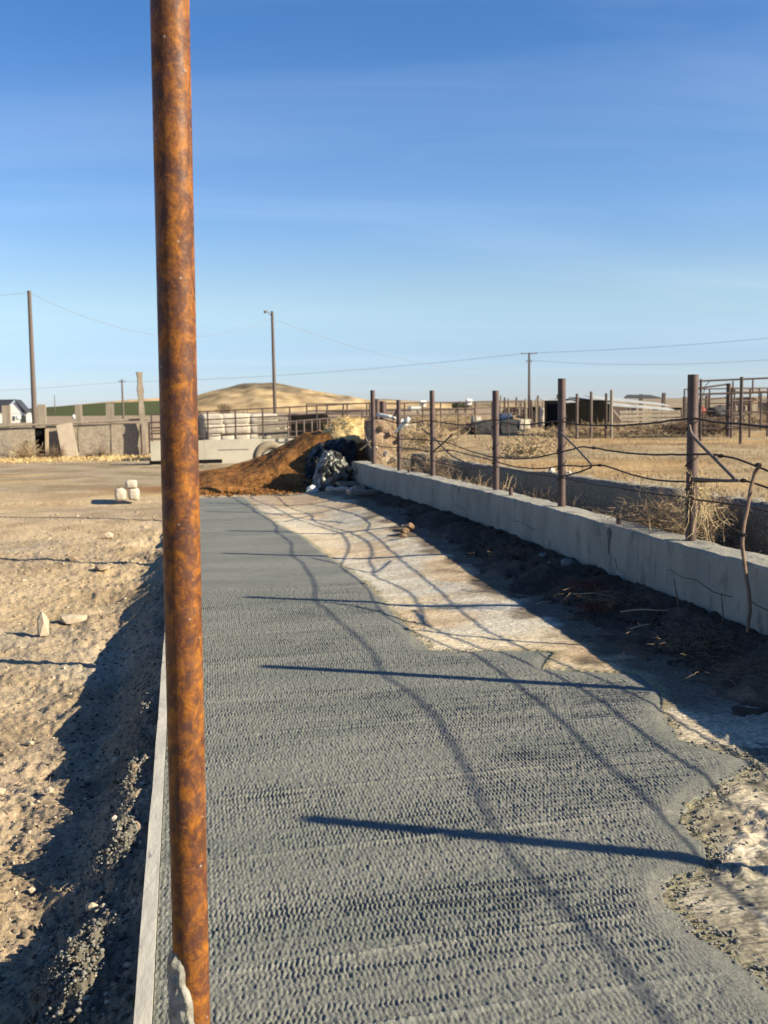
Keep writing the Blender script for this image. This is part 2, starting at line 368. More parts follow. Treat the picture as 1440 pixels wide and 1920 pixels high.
def tint_ground(x, y):
    tan = np.array([.56, .435, .27]); c = np.tile(tan, x.shape + (1,))
    def mixc(c, col, m): return c * (1 - m[..., None]) + np.array(col) * m[..., None]
    n = fbm(x * .5, y * .5, 4, 41); n2 = fbm(x * .25, y * 1.1, 4, 43)
    c = mixc(c, (.38, .30, .21), ss(-.1, .3, n) * .6)
    lane = ss(20, 23, y) * ss(34.5, 31, y) * (x < 3)
    c = mixc(c, (.36, .30, .205), lane * .8)
    c = mixc(c, (.55, .40, .20), ss(.02, .3, n2) * ss(18, 20, y) * (x < 4) * .8)
    c = mixc(c, (.30, .155, .06), ss(.9, 0, np.hypot((x + .3) / 2.2, (y - 21.3) / 1.6) + n * .5) * .85)      # brown litter by the pile
    c = mixc(c, (.66, .46, .19), ss(1.3, .2, np.abs(y - 35.6) + n2) * (x < 0) * .9)                           # straw at the panel fence
    c = mixc(c, (.40, .355, .28), ss(.15, .4, fbm(x * .35, y * .6, 4, 47)) * (y < 14) * .7)
    fld = ss(4.3, 4.7, x) * np.ones_like(y)
    c = mixc(c, (.43, .33, .19), fld)
    c = mixc(c, (.40, .34, .22), fld * ss(-.05, .3, fbm(x * .3, y * .4, 4, 51)) * .8)
    c = mixc(c, (.50, .33, .15), fld * ss(.0, .25, fbm(x * .22, y * .3, 4, 53)) * .8)
    c = mixc(c, (.40, .31, .22), ss(60, 150, y) * .8)
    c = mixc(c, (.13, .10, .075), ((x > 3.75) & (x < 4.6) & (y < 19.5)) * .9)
    return c
xs = np.concatenate([-np.geomspace(4000, 62, 26), np.arange(-60, -8, 1.0), np.arange(-8, 9, .2), np.arange(9, 60, .7), np.geomspace(61, 4000, 26)])
ys = np.concatenate([np.arange(-14, 1, 1.0), np.arange(1, 40, .2), np.arange(40, 120, 1.2), np.geomspace(122, 6000, 50)])
X, Y = np.meshgrid(xs, ys)
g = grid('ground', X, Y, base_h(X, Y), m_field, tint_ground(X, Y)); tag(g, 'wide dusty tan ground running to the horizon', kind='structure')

# near yard with lumps
yy = [.8]
while yy[-1] < 17.5: yy.append(yy[-1] + max(.010, .0042 * yy[-1]))
yy = np.array(yy); s = np.linspace(0, 1, 330) ** 1.25
U = s[None, :] * (.9 + .42 * yy[:, None]); Yg = np.repeat(yy[:, None], len(s), 1); Xg = -.182 - U
Zg = yard_h(Xg, Yg); Zg[:, -3:] -= .1; Zg[-2:, :] -= .05
tg = tint_ground(Xg, Yg)
dk = np.zeros_like(Yg)
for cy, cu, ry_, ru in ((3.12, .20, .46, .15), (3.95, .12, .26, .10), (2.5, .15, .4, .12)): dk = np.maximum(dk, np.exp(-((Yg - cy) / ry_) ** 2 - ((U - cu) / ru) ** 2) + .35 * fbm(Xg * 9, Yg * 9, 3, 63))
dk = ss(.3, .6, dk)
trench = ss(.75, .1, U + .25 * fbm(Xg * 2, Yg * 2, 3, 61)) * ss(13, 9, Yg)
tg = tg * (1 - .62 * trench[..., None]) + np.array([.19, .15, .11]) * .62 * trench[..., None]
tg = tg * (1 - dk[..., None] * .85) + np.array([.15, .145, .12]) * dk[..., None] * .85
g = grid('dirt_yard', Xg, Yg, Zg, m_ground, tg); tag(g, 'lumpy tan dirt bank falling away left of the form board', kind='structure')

# old concrete strip and the fresh overlay
OV = [(1.07, 18.95), (1.13, 16.95), (1.25, 14.46), (1.44, 12.83), (1.48, 11.55), (1.58, 9.94), (1.61, 9.22), (1.57, 7.76), (1.56, 7.07), (1.57, 6.56),
      (1.70, 6.47), (1.87, 6.45), (2.24, 6.38), (2.33, 6.26), (2.22, 6.10), (2.12, 5.92), (2.35, 5.80), (2.64, 5.65), (2.57, 5.20), (2.42, 4.92), (2.30, 4.48), (2.42, 4.26),
      (2.50, 4.13), (2.37, 4.02), (2.18, 3.90), (1.93, 3.70), (1.84, 3.54), (1.82, 3.40), (1.79, 3.26), (1.72, 3.17), (1.56, 3.12), (1.50, 3.0),
      (1.48, 2.82), (1.51, 2.72), (1.52, 2.56), (1.53, 2.46), (1.56, 2.2), (1.6, .4), (-.131, .4), (-.131, 18.95)]
def sdist(x, y, poly):
    d = np.full(x.shape, 1e9); ins = np.zeros(x.shape, bool); n = len(poly)
    for i in range(n):
        ax, ay = poly[i]; bx, by = poly[(i + 1) % n]; ex, ey = bx - ax, by - ay
        t = np.clip(((x - ax) * ex + (y - ay) * ey) / (ex * ex + ey * ey + 1e-12), 0, 1)
        d = np.minimum(d, np.hypot(x - ax - t * ex, y - ay - t * ey))
        c = ((ay > y) != (by > y)) & (x < ex * (y - ay) / (ey if abs(ey) > 1e-9 else 1e-9) + ax)
        ins ^= c
    return np.where(ins, d, -d)
yy = list(np.arange(.5, 2.1, .02))
while yy[-1] < 9.2: yy.append(yy[-1] + max(.0052, .00235 * yy[-1]))
yy = np.array(yy); xx = np.arange(-.131, 2.70, .0040)
X, Y = np.meshgrid(xx, yy); X[:, 0] = -.131
def imprint(x, y):
    """expanded-metal pattern pressed into the wet surface, pressed strip by strip"""
    strip = np.array([1.3, 1.9, 2.52, 2.88, 3.62, 4.22, 5.02, 5.66, 6.55, 7.35, 8.1, 9.0, 9.8, 10.6, 11.9, 13.2, 14.8, 16.4, 18, 20])
    yb = y - .035 * (x - 1) + .03 * fbm(x * .9, y * .2, 2, 71)
    k = np.clip(np.searchsorted(strip, yb.ravel()).reshape(yb.shape) - 1, 0, len(strip) - 2)
    lo = strip[k]; hi = strip[k + 1]; e = np.minimum(yb - lo, hi - yb)
    ph = ((k * 37) % 11) / 11.0; ang = (((k * 53) % 7) - 3) * .008
    wx = x + ang * (y - lo) + .010 * fbm(x * 3, y * 3, 2, 73) + .005 * fbm(x * 9, y * 9, 2, 74)
    wy = y + .016 * fbm(x * 2.3, y * 2.3, 2, 75)
    u = wx / .0158 + ph; v = wy / .046 + ph * 2
    tri = np.abs(2 * (v - np.floor(v)) - 1)                       # zigzag
    a = np.cos(2 * np.pi * (u + .50 * tri)); q = np.cos(2 * np.pi * (u - .50 * tri) + 1.2)
    pit = -(np.clip(.5 + .5 * np.cos(2 * np.pi * (u + .5 * np.floor(v + .5))), 0, 1) * np.clip(.5 + .5 * np.cos(2 * np.pi * v), 0, 1)) ** 1.2 * 2.4 + .6
    m1 = ss(-.22, .18, fbm(x * 1.3, y * 1.9, 3, 77)); m2 = ss(-.1, .2, fbm(x * .8, y * 1.2, 3, 76))
    h = (a * (1 - m1) + q * m1) * (1 - .5 * m2) + pit * (.22 + .40 * m2)
    h = h + .35 * np.cos(2 * np.pi * v) 
    rowamp = .75 + .5 * ss(-.3, .4, vn(x * 5, np.floor(v) * 1.7, 83)) 
    amp = .0024 * rowamp * (.62 + .6 * ss(-.35, .40, fbm(x * 1.1, y * 3.2, 4, 79))) * (1 + .35 * fbm(x * 12, y * 12, 2, 80))
    ridge = .0048 * np.exp(-(e / .012) ** 2) * (.3 + 1.4 * np.clip(fbm(x * 1.7, lo * 3, 2, 81) + .35, 0, 1))
    rough = .0050 * fbm(x * 85, y * 60, 2, 82)
    return h * amp + rough, ridge
d = sdist(X, Y, OV) + (.038 * fbm(X * 8, Y * 8, 4, 85) + .012 * fbm(X * 45, Y * 45, 2, 84)) * (X > .2)
h, ridge = imprint(X, Y)
smooth_edge = ss(.02, .22, d + (X < .4) * .3) * np.where(X < .4, np.maximum(1 - 0 * X, 0), 1)
dl = np.where(X < .4, np.maximum(d, .0) + (X < .3) * .3, d)
sheet = -.030 + .016 * ss(-.006, .006, dl) + .014 * ss(-.004, .10, dl)
swell = .004 * fbm(X * .9, Y * 1.4, 2, 86)
Z = sheet + (h * np.clip(smooth_edge + .12, 0, 1) + ridge * smooth_edge + swell) * ss(-.004, .02, dl)
Z = Z - .035 * (d < -.015) - .035 * (d < -.03)
cbase = np.array([.246, .246, .208])
t_ = np.tile(cbase, X.shape + (1,))
rid = np.clip(ridge / .006, 0, 1)[..., None]; t_ = t_ * (1 - .35 * rid) + np.array([.40, .39, .33]) * .35 * rid
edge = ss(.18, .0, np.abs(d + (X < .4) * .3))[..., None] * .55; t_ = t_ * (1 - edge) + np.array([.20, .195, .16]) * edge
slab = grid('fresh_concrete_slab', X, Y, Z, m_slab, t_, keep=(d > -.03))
tag(slab, 'fresh grey concrete slab stamped with a mesh pattern', kind='structure')
yf = np.concatenate([np.arange(yy[-1], 18.95, .045), [18.95]]); xf = np.arange(-.131, 1.75, .030)
X, Y = np.meshgrid(xf, yf); d = sdist(X, Y, OV) + .018 * fbm(X * 9, Y * 9, 3, 85) * (X > .2); _, ridge = imprint(X, Y)
d = np.where(Y > 18.7, np.minimum(d, 1), d)
Z = -.030 + .030 * ss(-.02, .03, np.where(Y > 18.9, 1, d)) + ridge * .5 + .006 * fbm(X * .9, Y * 1.4, 2, 86) + .0035 * fbm(X * 14, Y * 9, 3, 87)
Z = Z - .05 * (d < -.02)
t_ = np.tile(cbase, X.shape + (1,)) * (1 + .10 * fbm(X * .4, Y * 2, 3, 88))[..., None]
far = grid('fresh_concrete_slab_far_end', X, Y, Z, m_slab, t_, keep=(d > -.03)); tag(far, 'fresh grey concrete slab where it narrows toward the brown pile', kind='structure')
far.name = 'fresh_concrete_slab'

def rise(x, y): return np.interp(y, [4, 9, 12, 15.5, 18.3, 20], [.0, .05, .10, .15, .09, .05]) * ss(1.7, 2.7, x)
yy = [.5]
while yy[-1] < 19.4: yy.append(yy[-1] + max(.011, .0045 * yy[-1]))
yy = np.array(yy); xx = np.concatenate([np.arange(-.12, 1.0, .08), np.arange(1.0, 3.2, .0125)]); X, Y = np.meshgrid(xx, yy)
rg = fbm(X * 1.2, Y * 6, 3, 91)
pitted = ss(5.2, 4.2, Y) * ss(-.1, .25, fbm(X * 2.5, Y * 2.5, 3, 92) + .12) + .15
Z = -.019 + .006 * fbm(X * 3, Y * 12, 3, 93) * (X > .99) + .040 * np.maximum(fbm(X * 13, Y * 16, 3, 94) - .05, 0) * pitted * (X > .99) + .013 * fbm(X * 35, Y * 50, 2, 95) * pitted
Z = Z + rise(X, Y); Z[-4:] = np.minimum(Z[-4:], .1); Z[-1] = -.2; Z[:, :14] = -.034; Z = np.where(sdist(X, Y, OV) > .03, -.05, Z)
c = np.tile(np.array([.72, .62, .44]), X.shape + (1,))
def mixc(c, col, m): return c * (1 - m[..., None]) + np.array(col) * m[..., None]
c = mixc(c, (.60, .57, .48), ss(.0, .3, fbm(X * .7, Y * .55, 4, 96)) * .85)
c = mixc(c, (.64, .49, .31), ss(.12, .32, fbm(X * 1.1, Y * .8, 4, 97)) * .75)
c = mixc(c, (.42, .32, .22), ss(.05, .3, fbm(X * 1.5, Y * 4, 4, 98)) * .28)
c = mixc(c, (.68, .61, .47), ss(5.6, 4.8, Y) * .8)
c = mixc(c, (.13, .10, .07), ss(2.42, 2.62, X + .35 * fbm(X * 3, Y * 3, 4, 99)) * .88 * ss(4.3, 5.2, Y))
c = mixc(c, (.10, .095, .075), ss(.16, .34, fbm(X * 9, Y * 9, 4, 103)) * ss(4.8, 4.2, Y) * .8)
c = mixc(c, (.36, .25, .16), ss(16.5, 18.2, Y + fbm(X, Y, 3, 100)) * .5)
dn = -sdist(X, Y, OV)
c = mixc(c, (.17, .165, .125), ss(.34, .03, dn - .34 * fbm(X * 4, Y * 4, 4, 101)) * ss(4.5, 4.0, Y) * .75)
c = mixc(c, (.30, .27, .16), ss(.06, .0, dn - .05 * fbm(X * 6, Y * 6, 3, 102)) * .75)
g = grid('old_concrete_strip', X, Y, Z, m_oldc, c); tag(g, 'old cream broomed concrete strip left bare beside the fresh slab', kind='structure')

# dirt berm at the foot of the wall
WF_Y = [-4, 11, 12.1, 14.7, 16.3, 18.3, 19.5]; WF_X = [3.53, 3.53, 3.50, 3.36, 3.22, 3.16, 3.13]
def wf(y): return np.interp(y, WF_Y, WF_X)
yy = [1.0]
while yy[-1] < 20.5: yy.append(yy[-1] + max(.022, .005 * yy[-1]))
yy = np.array(yy); s = np.linspace(0, 1, 95); Yb = np.repeat(yy[:, None], 95, 1)
x0 = lerp([1, 5, 6.5, 10, 15.5, 18.5, 20.5], [2.75, 2.72, 2.60, 2.55, 2.60, 2.75, 2.7], yy)[:, None]
x1 = wf(yy)[:, None] + .05; Xb = x0 + (x1 - x0) * s[None, :]
Zb = -.05 + .20 * ss(0, .95, s[None, :] + .22 * fbm(Xb * 1.6, Yb * 1.6, 3, 111)) + .05 * fbm(Xb * 5, Yb * 5, 4, 112) + .02 * fbm(Xb * 25, Yb * 25, 2, 113)
Zb = Zb + rise(Xb, Yb) * (1 - .75 * s[None, :]); Zb[:, 0] = -.12; Zb[:, 1] -= .02
cb_ = np.tile(np.array([.10, .072, .052]), Xb.shape + (1,)); cb_ = mixc(cb_, (.24, .165, .11), ss(.45, .0, s[None, :] + .5 * fbm(Xb * 3, Yb * 3, 3, 114)) * .9 * np.ones_like(Xb))
cb_ = mixc(cb_, (.075, .055, .042), ss(.0, .3, fbm(Xb * 4, Yb * 4, 3, 115)) * .8)
g = grid('dark_soil_berm', Xb, Yb, Zb, m_ground, cb_); tag(g, 'dark crumbly soil heaped along the foot of the concrete wall', kind='structure')
def berm_z(x, y):
    s_ = (x - float(lerp([1, 5, 6.5, 10, 15.5, 18.5, 20.5], [2.75, 2.72, 2.60, 2.55, 2.60, 2.75, 2.7], y))) / .95
    return -.05 + .20 * float(ss(0, .95, np.array(s_))) + float(rise(np.array(x), np.array(y))) * (1 - .75 * min(1, max(0, s_)))

# ------------------------------------------------------------------ scatter: clods and gravel
def scatter(name, P, S, mat, label, flat=.7, rough=.3, sub=1):
    v, f = ico(sub); f = np.array(f); n = len(P)
    V = v[None] * (1 + rng.uniform(-rough, rough, (n, len(v), 1)))
    V = V * (S[:, None, None] * rng.uniform(.6, 1.3, (n, 1, 3)) * np.array([1, 1, flat]))
    a = rng.uniform(0, 6.28, n); ca, sa = np.cos(a)[:, None], np.sin(a)[:, None]
    x = V[..., 0] * ca - V[..., 1] * sa; y = V[..., 0] * sa + V[..., 1] * ca
    V = np.stack([x, y, V[..., 2]], -1) + P[:, None]
    Fc = (f[None] + (np.arange(n) * len(v))[:, None, None]).reshape(-1, f.shape[1])
    o = soup(name, V.reshape(-1, 3), Fc, mat); tag(o, label, kind='stuff'); return o
def yard_pts(n, y0, y1, umax, upow=1.0):
    y = y0 * (y1 / y0) ** rng.uniform(0, 1, n); u = (rng.uniform(0, 1, n) ** upow) * (umax if umax else (.9 + .40 * y))
    x = -.2 - u; return np.stack([x, y, yard_h(x, y)], -1)
P = yard_pts(15000, 2.2, 17, None); S = (.0024 + .010 * rng.uniform(0, 1, len(P)) ** 4) * (.6 + .09 * P[:, 1])
scatter('dirt_clods', P, S, m_clod, 'loose dirt crumbs scattered over the tan yard')
P = yard_pts(2600, 2.4, 17, None); S = (.0035 + .016 * rng.uniform(0, 1, len(P)) ** 4) * (.6 + .07 * P[:, 1])
scatter('gravel', P, S, m_stone, 'pale pebbles scattered over the tan yard')
P = yard_pts(3000, 2.0, 10, .6); S = .003 + .012 * rng.uniform(0, 1, len(P)) ** 3
scatter('dark_clods', P, S, m_darkclod, 'dark soil crumbs in the ditch beside the form board')
# cement crumbs piled against the board
P = []; S = []
for cy, cu, ry, ru, hh, n in ((3.12, .20, .46, .15, .02, 1000), (3.95, .12, .26, .12, .02, 260), (4.6, .10, .45, .10, .02, 360), (5.6, .09, .6, .10, .02, 260), (6.8, .08, .8, .08, .02, 200), (2.5, .15, .4, .14, .02, 300)):
    a = rng.normal(0, .5, (n, 2)); x = -.2 - np.abs(cu + a[:, 0] * ru); y = cy + a[:, 1] * ry
    top = hh * np.exp(-((a ** 2).sum(1)) * 1.2)
    P.append(np.stack([x, y, yard_h(x, y) + top * rng.uniform(.4, 1, n)], -1)); S.append(.007 + .014 * rng.uniform(0, 1, n) ** 2)
P = np.concatenate(P); P[:, 2] = np.minimum(P[:, 2], .03)
scatter('cement_crumbs', P, np.concatenate(S) * .42, m_cemclod, 'spilled grey cement crumbs heaped against the outside of the form board', rough=.42)
n = 2200; y = 2 + rng.uniform(0, 1, n) ** 1.4 * 16; x = wf(y) - .05 - rng.uniform(0, .85, n) ** 1.1
P = np.stack([x, y, np.array([berm_z(a, b) for a, b in zip(x, y)])], -1)
scatter('soil_crumbs', P, .006 + .022 * rng.uniform(0, 1, n) ** 3, m_soilcrumb, 'dark soil crumbs on the berm below the wall')
n = 1500; y = 2.2 + rng.uniform(0, 1, n) ** 1.6 * 4; x = 1.5 + rng.uniform(0, 1.3, n)
k = sdist(x, y, OV) < -.02; P = np.stack([x, y, np.full(n, -.022)], -1)[k]
scatter('concrete_crumbs', P, (.003 + .013 * rng.uniform(0, 1, len(P)) ** 3), m_cemclod, 'grey crumbs of concrete dropped on the old cream strip')

n = 3200; i_ = rng.integers(6, 36, n); t_e = rng.uniform(0, 1, n); A_ = np.array(OV)[i_]; B_ = np.array(OV)[i_ + 1] if True else 0
x = A_[:, 0] + (B_ - A_)[:, 0] * t_e + rng.normal(.03, .05, n); y = A_[:, 1] + (B_ - A_)[:, 1] * t_e + rng.normal(0, .03, n)
k = (y > 2.1) & (x > .5) & (x < 2.9); P = np.stack([x, y, np.full(n, -.012)], -1)[k]
scatter('slab_edge_crumbs', P, (.0016 + .008 * rng.uniform(0, 1, len(P)) ** 4), m_cemclod, 'fine grey mortar crumbs along the ragged edge of the fresh slab', flat=.6)
# grass and straw blades
def blades(name, P, h, w_, mat, label, lean=.5, kind='stuff', parent=None):
    n = len(P); a = rng.uniform(0, 6.28, n); b = rng.uniform(0, 6.28, n); l = rng.uniform(0, lean, n)[:, None] * h[:, None]
    side = np.stack([np.cos(a), np.sin(a), np.zeros(n)], -1) * w_[:, None] / 2
    top = P + np.stack([np.cos(b), np.sin(b), np.zeros(n)], -1) * l; top[:, 2] += h
    mid = (P + top) / 2; mid[:, 2] += h * .12
    V = np.stack([P - side, P + side, mid + side * .8, mid - side * .8, top], 1).reshape(-1, 3)
    i = np.arange(n)[:, None] * 5
    F = np.concatenate([np.stack([i[:, 0], i[:, 0] + 1, i[:, 0] + 2], -1), np.stack([i[:, 0], i[:, 0] + 2, i[:, 0] + 3], -1), np.stack([i[:, 0] + 3, i[:, 0] + 2, i[:, 0] + 4], -1)])
    o = soup(name, V, F, mat, parent)
    if kind: tag(o, label, kind=kind)
    return o
n = 36000; y = 5 + (rng.uniform(0, 1, n) ** 1.3) * 42; x = 4.75 + rng.uniform(0, 1, n) * (2 + .78 * y); k = fbm(x * .9, y * .9, 3, 121) > -.12
P = np.stack([x, y, base_h(x, y) - .01], -1)[k]
blades('field_grass', P, rng.uniform(.03, .11, len(P)) , rng.uniform(.006, .016, len(P)), m_dry, 'short dry yellow grass over the field behind the fence', 1.6)
n = 6000; y = 33 + rng.normal(0, 1.0, n) ; x = -14 + rng.uniform(0, 1, n) * 13.2
P = np.stack([x, y + 2.4, base_h(x, y) + rng.uniform(0, .06, n)], -1)
blades('straw_litter', P, rng.uniform(.02, .09, n), rng.uniform(.015, .03, n), m_straw, 'yellow straw litter along the foot of the grey panel fence', 3)
n = 2600; y = 2.4 + rng.uniform(0, 1, n) ** 1.5 * 12; x = -.3 - rng.uniform(0, 1, n) * (.8 + .4 * y)
P = np.stack([x, y, yard_h(x, y) + .004], -1)
blades('chaff', P, rng.uniform(.002, .02, n), rng.uniform(.002, .004, n) , m_dry, 'bits of dry chaff lying on the tan yard', 5)

# ------------------------------------------------------------------ dry plants
def weed_tubes(mb, c, R, Hh, n, r=.0022, curl=1.0, up=.6, seg=6, ball=False):
    for _ in range(n):
        a = rnd.uniform(0, 6.28); e = rnd.uniform(0, 1)
        if ball: p = np.array(c) + np.array([rnd.gauss(0, R * .45), rnd.gauss(0, R * .45), rnd.uniform(.02, Hh)])
        else: p = np.array(c) + np.array([rnd.gauss(0, R * .12), rnd.gauss(0, R * .12), 0])
        d = np.array([math.cos(a) * (1 - up * e), math.sin(a) * (1 - up * e), up * (.3 + e) * (Hh / max(R, .01)) ** .5]); d /= np.linalg.norm(d)
        Lm = rnd.uniform(.45, 1) * (min(R, Hh * 1.5) * .8 if ball else max(R, Hh) * 1.1); pts = [p]
        for k in range(seg):
            d = d + np.array([rnd.gauss(0, .35), rnd.gauss(0, .35), rnd.gauss(-.06, .22)]) * curl; d /= np.linalg.norm(d)
            pts.append(pts[-1] + d * Lm / seg)
        mb.tube(pts, np.linspace(r, r * .35, len(pts)), 3, caps=False)
        if rnd.random() < .7:
            k = rnd.randint(1, seg - 2); q = pts[k]; d2 = d + np.array([rnd.gauss(0, .8), rnd.gauss(0, .8), rnd.gauss(.1, .5)]); d2 /= np.linalg.norm(d2)
            mb.tube([q, q + d2 * Lm * .22, q + d2 * Lm * .4 + np.array([0, 0, rnd.gauss(0, .03)])], np.linspace(r * .6, r * .25, 3), 3, caps=False)
    return mb

# ------------------------------------------------------------------ form board
b = MB(); n = 60
prof = [(-.180, -.001), (-.131, -.001), (-.131, -.24), (-.180, -.24)]
for seg, (ya, yb_) in enumerate(((.6, 5.55), (5.556, 10.4), (10.406, 19.0))):
    ym = np.linspace(ya, yb_, 26); V = []
    for q in ym:
        o_ = .006 * math.sin(q * 1.1) ; zt = .010 + .003 * math.sin(q * 2.3)
        V += [(-.180 + .004 * vn(q * 3, 0, 5) , q, zt + .003 * float(vn(q * 5, 1, 3))), (-.1335, q, zt), (-.1335, q, -.26), (-.180, q, -.26)]
    V = np.array(V, float); f = []
    for i in range(25):
        for k in range(4): f.append((i * 4 + k, (i + 1) * 4 + k, (i + 1) * 4 + (k + 1) % 4, i * 4 + (k + 1) % 4))
    f += [(0, 1, 2, 3), (100, 103, 102, 101)]
    mb = MB().add(V, f); o = mb.build('form_board', m_formwood)
    tag(o, ['cement smeared timber form board nearest the camera along the slab edge', 'middle length of timber form board edging the slab, mostly behind the rusty post', 'farthest length of timber form board along the slab edge'][seg], 'form board', 'form boards along the left slab edge')

# ------------------------------------------------------------------ rusty foreground post
RB = np.array([-.0295, 2.50, -.05]); RT = np.array([.0128, 2.50, 3.3])
post = thing('rusty_post', tuple(RB), 'tall rusty orange steel pipe post standing close to the camera', 'post', 'new rusty posts along the slab edge')
pts = [RB + (RT - RB) * t for t in np.linspace(0, 1, 40)]
mb = MB().tube(pts, .0442, 64); o = mb.build('pipe', m_rust, post, smooth=True)
# cement stuck on the lower left of the pipe: a lumpy sleeve covering part of the circumference
def sleeve():
    na, nz = 60, 90; A = np.linspace(math.radians(150), math.radians(305), na); Zs = np.linspace(-.05, .34, nz)
    A, Zz = np.meshgrid(A, Zs); ad = np.degrees(A)
    lim = lerp([-.05, .03, .09, .15, .21, .26], [300, 292, 280, 268, 252, 240], Zz) + 12 * fbm(Zz * 30, A * 2, 3, 131)
    m = np.minimum(ss(0, 12, lim - ad), ss(.268, .235, Zz + .03 * fbm(A * 4, Zz * 8, 3, 132))) * ss(150, 160, ad)
    th = .011 * (1 + .8 * fbm(A * 5, Zz * 40, 4, 133)) * m + .004 * np.maximum(0, fbm(A * 16, Zz * 120, 2, 134)) * m
    r = .0430 + np.where(m > .02, .002 + th, 0)
    cx = RB[0] + (RT - RB)[0] * (Zz + .05) / 3.35
    return cx + r * np.cos(A), RB[1] + r * np.sin(A), Zz, m
X, Y, Z, m_ = sleeve()
m_splash = M('cement_splash', (.40, .385, .33), (.17, .165, .14), scale=26, rough=.95, bump=.004, bscale=90, spec=.15, base3=(.50, .40, .27), scale3=9, ramp3=(.58, .7), world=True)
o = grid('cement_splash', X - RB[0], Y - RB[1], Z - RB[2], m_splash, keep=(m_ > .03), parent=post)
o['label'] = 'rough grey cement stuck to the lower left of the post'

for y_, lb in ((7.45, 'second rusty pipe post of the new row, standing right behind the nearest one'), (11.5, 'third rusty pipe post of the new row, hidden behind the nearest one'), (15.4, 'fourth rusty pipe post of the new row, at the far end of the slab edge')):
    tag(MB().tube([(-.03, y_, -.05), (-.03, y_, 1.75)], .045, 24).build('rusty_post', m_rust, smooth=True), lb, 'post', 'new rusty posts along the slab edge')
# ------------------------------------------------------------------ long concrete wall with its posts
cw = thing('concrete_wall', (3.5, 8, 0), 'long low grey concrete wall running beside the bare strip', 'wall')
def wall_mesh(y0, y1, hgt=.57, wid=.285, step=.05, seed=0):
    q = np.linspace(y0, y1, max(3, int((y1 - y0) / step)))
    xf_ = wf(q); pr = [(0, -.15), (0, .1), (.0, .2), (0, .3), (0, .42), (.001, hgt - .02), (.016, hgt), (.08, hgt), (.15, hgt), (.22, hgt), (wid - .015, hgt), (wid, hgt - .02), (wid, .0)]
    X = xf_[:, None] + np.array([p[0] for p in pr])[None]; Z = np.repeat(np.array([p[1] for p in pr])[None], len(q), 0); Y = np.repeat(q[:, None], len(pr), 1)
    X = X + .008 * fbm(Y * .8, Z * 2, 3, 141 + seed) * (np.arange(len(pr)) < 7) + .004 * fbm(Y * 9, Z * 5, 4, 142) + .0035 * (fbm(Y * 1.3, np.floor(Z / .19) * 3, 2, 145)) * (np.arange(len(pr)) < 7)
    Z = Z + np.where(Z > .3, .016 * fbm(Y * .7, X * 3, 3, 143) + .012 * fbm(Y * 6, X * 9, 4, 144), 0)
    return X, Y, Z
joints = [-3.0, .9, 3.4, 5.35, 7.42, 8.86, 10.9, 13.2, 15.6, 19.45]
for i in range(len(joints) - 1):
    X, Y, Z = wall_mesh(joints[i] + .0025, joints[i + 1] - .0025, seed=0)
    X = np.concatenate([X[:1] + .1, X, X[-1:] + .1]) if False else X
    r, c = X.shape
    V = np.stack([X, Y, Z], -1).reshape(-1, 3); mb = MB()
    F = [(a * c + k, a * c + k + 1, (a + 1) * c + k + 1, (a + 1) * c + k) for a in range(r - 1) for k in range(c - 1)]
    F += [tuple(range(c - 1, -1, -1)), tuple((r - 1) * c + k for k in range(c))]
    o = mb.add(V, F).build('wall_section', m_wall, cw)
# cracks and the drip stain are thin recess shapes on the face
def crack(pts, wd=.0022):
    mb = MB()
    P = [np.array([float(wf(y)) - .0012, y, z]) for y, z in pts]; return mb.tube(P, wd, 4).build('crack', m_darkint, cw)
crack([(7.1, .36), (6.9, .33), (6.7, .345), (6.45, .30), (6.2, .31)]); crack([(11.0, .36), (10.8, .33), (10.5, .345), (10.2, .31), (10.0, .32)])
crack([(13.4, .34), (13.2, .30), (12.9, .31), (12.6, .28)]); crack([(6.02, .34), (5.9, .31), (5.7, .30), (5.5, .26)]); crack([(8.1, .30), (8.05, .22), (7.9, .20)])

V = []; zz_ = np.linspace(.545, .30, 9)
for i, z in enumerate(zz_):
    wd = (.012, .05, .045, .03, .022, .018, .014, .008, .002)[i]; V += [(3.5215, 8.22 - wd, z), (3.5215, 8.22 + wd * .8, z)]
tag(MB().add(V, [(i * 2, i * 2 + 1, i * 2 + 3, i * 2 + 2) for i in range(8)]).build('drip_stain', M('wall_stain', (.16, .155, .14), (.10, .10, .09), scale=20, rough=.95), cw), 'dark drip stain below the pipe stub')
POSTS = [(3.72, -.2, 1.85), (3.72, 2.22, 1.84), (3.72, 4.68, 1.83), (3.71, 7.13, 1.80), (3.71, 9.84, 1.85), (3.72, 12.1, 1.77), (3.57, 14.74, 1.82), (3.40, 16.32, 1.70), (3.35, 18.34, 1.89)]
PL = ['brown pipe fence post on the wall, nearest and outside the frame on the right', 'brown pipe fence post on the wall, just past the right edge of view', 'brown pipe fence post on the wall close beside the right frame edge',
      'thick brown pipe fence post with dry straw caught on it', 'brown pipe fence post on the wall just past the short pipe stub',
      'brown pipe fence post second left of the straw-wrapped one, cables crossing before the rubble heap', 'brown pipe fence post with a broken rod and cable ends tied to its right',
      'slim brown pipe fence post holding the standing white plastic tube', 'farthest brown pipe fence post, at the wall end beside the black tarp']
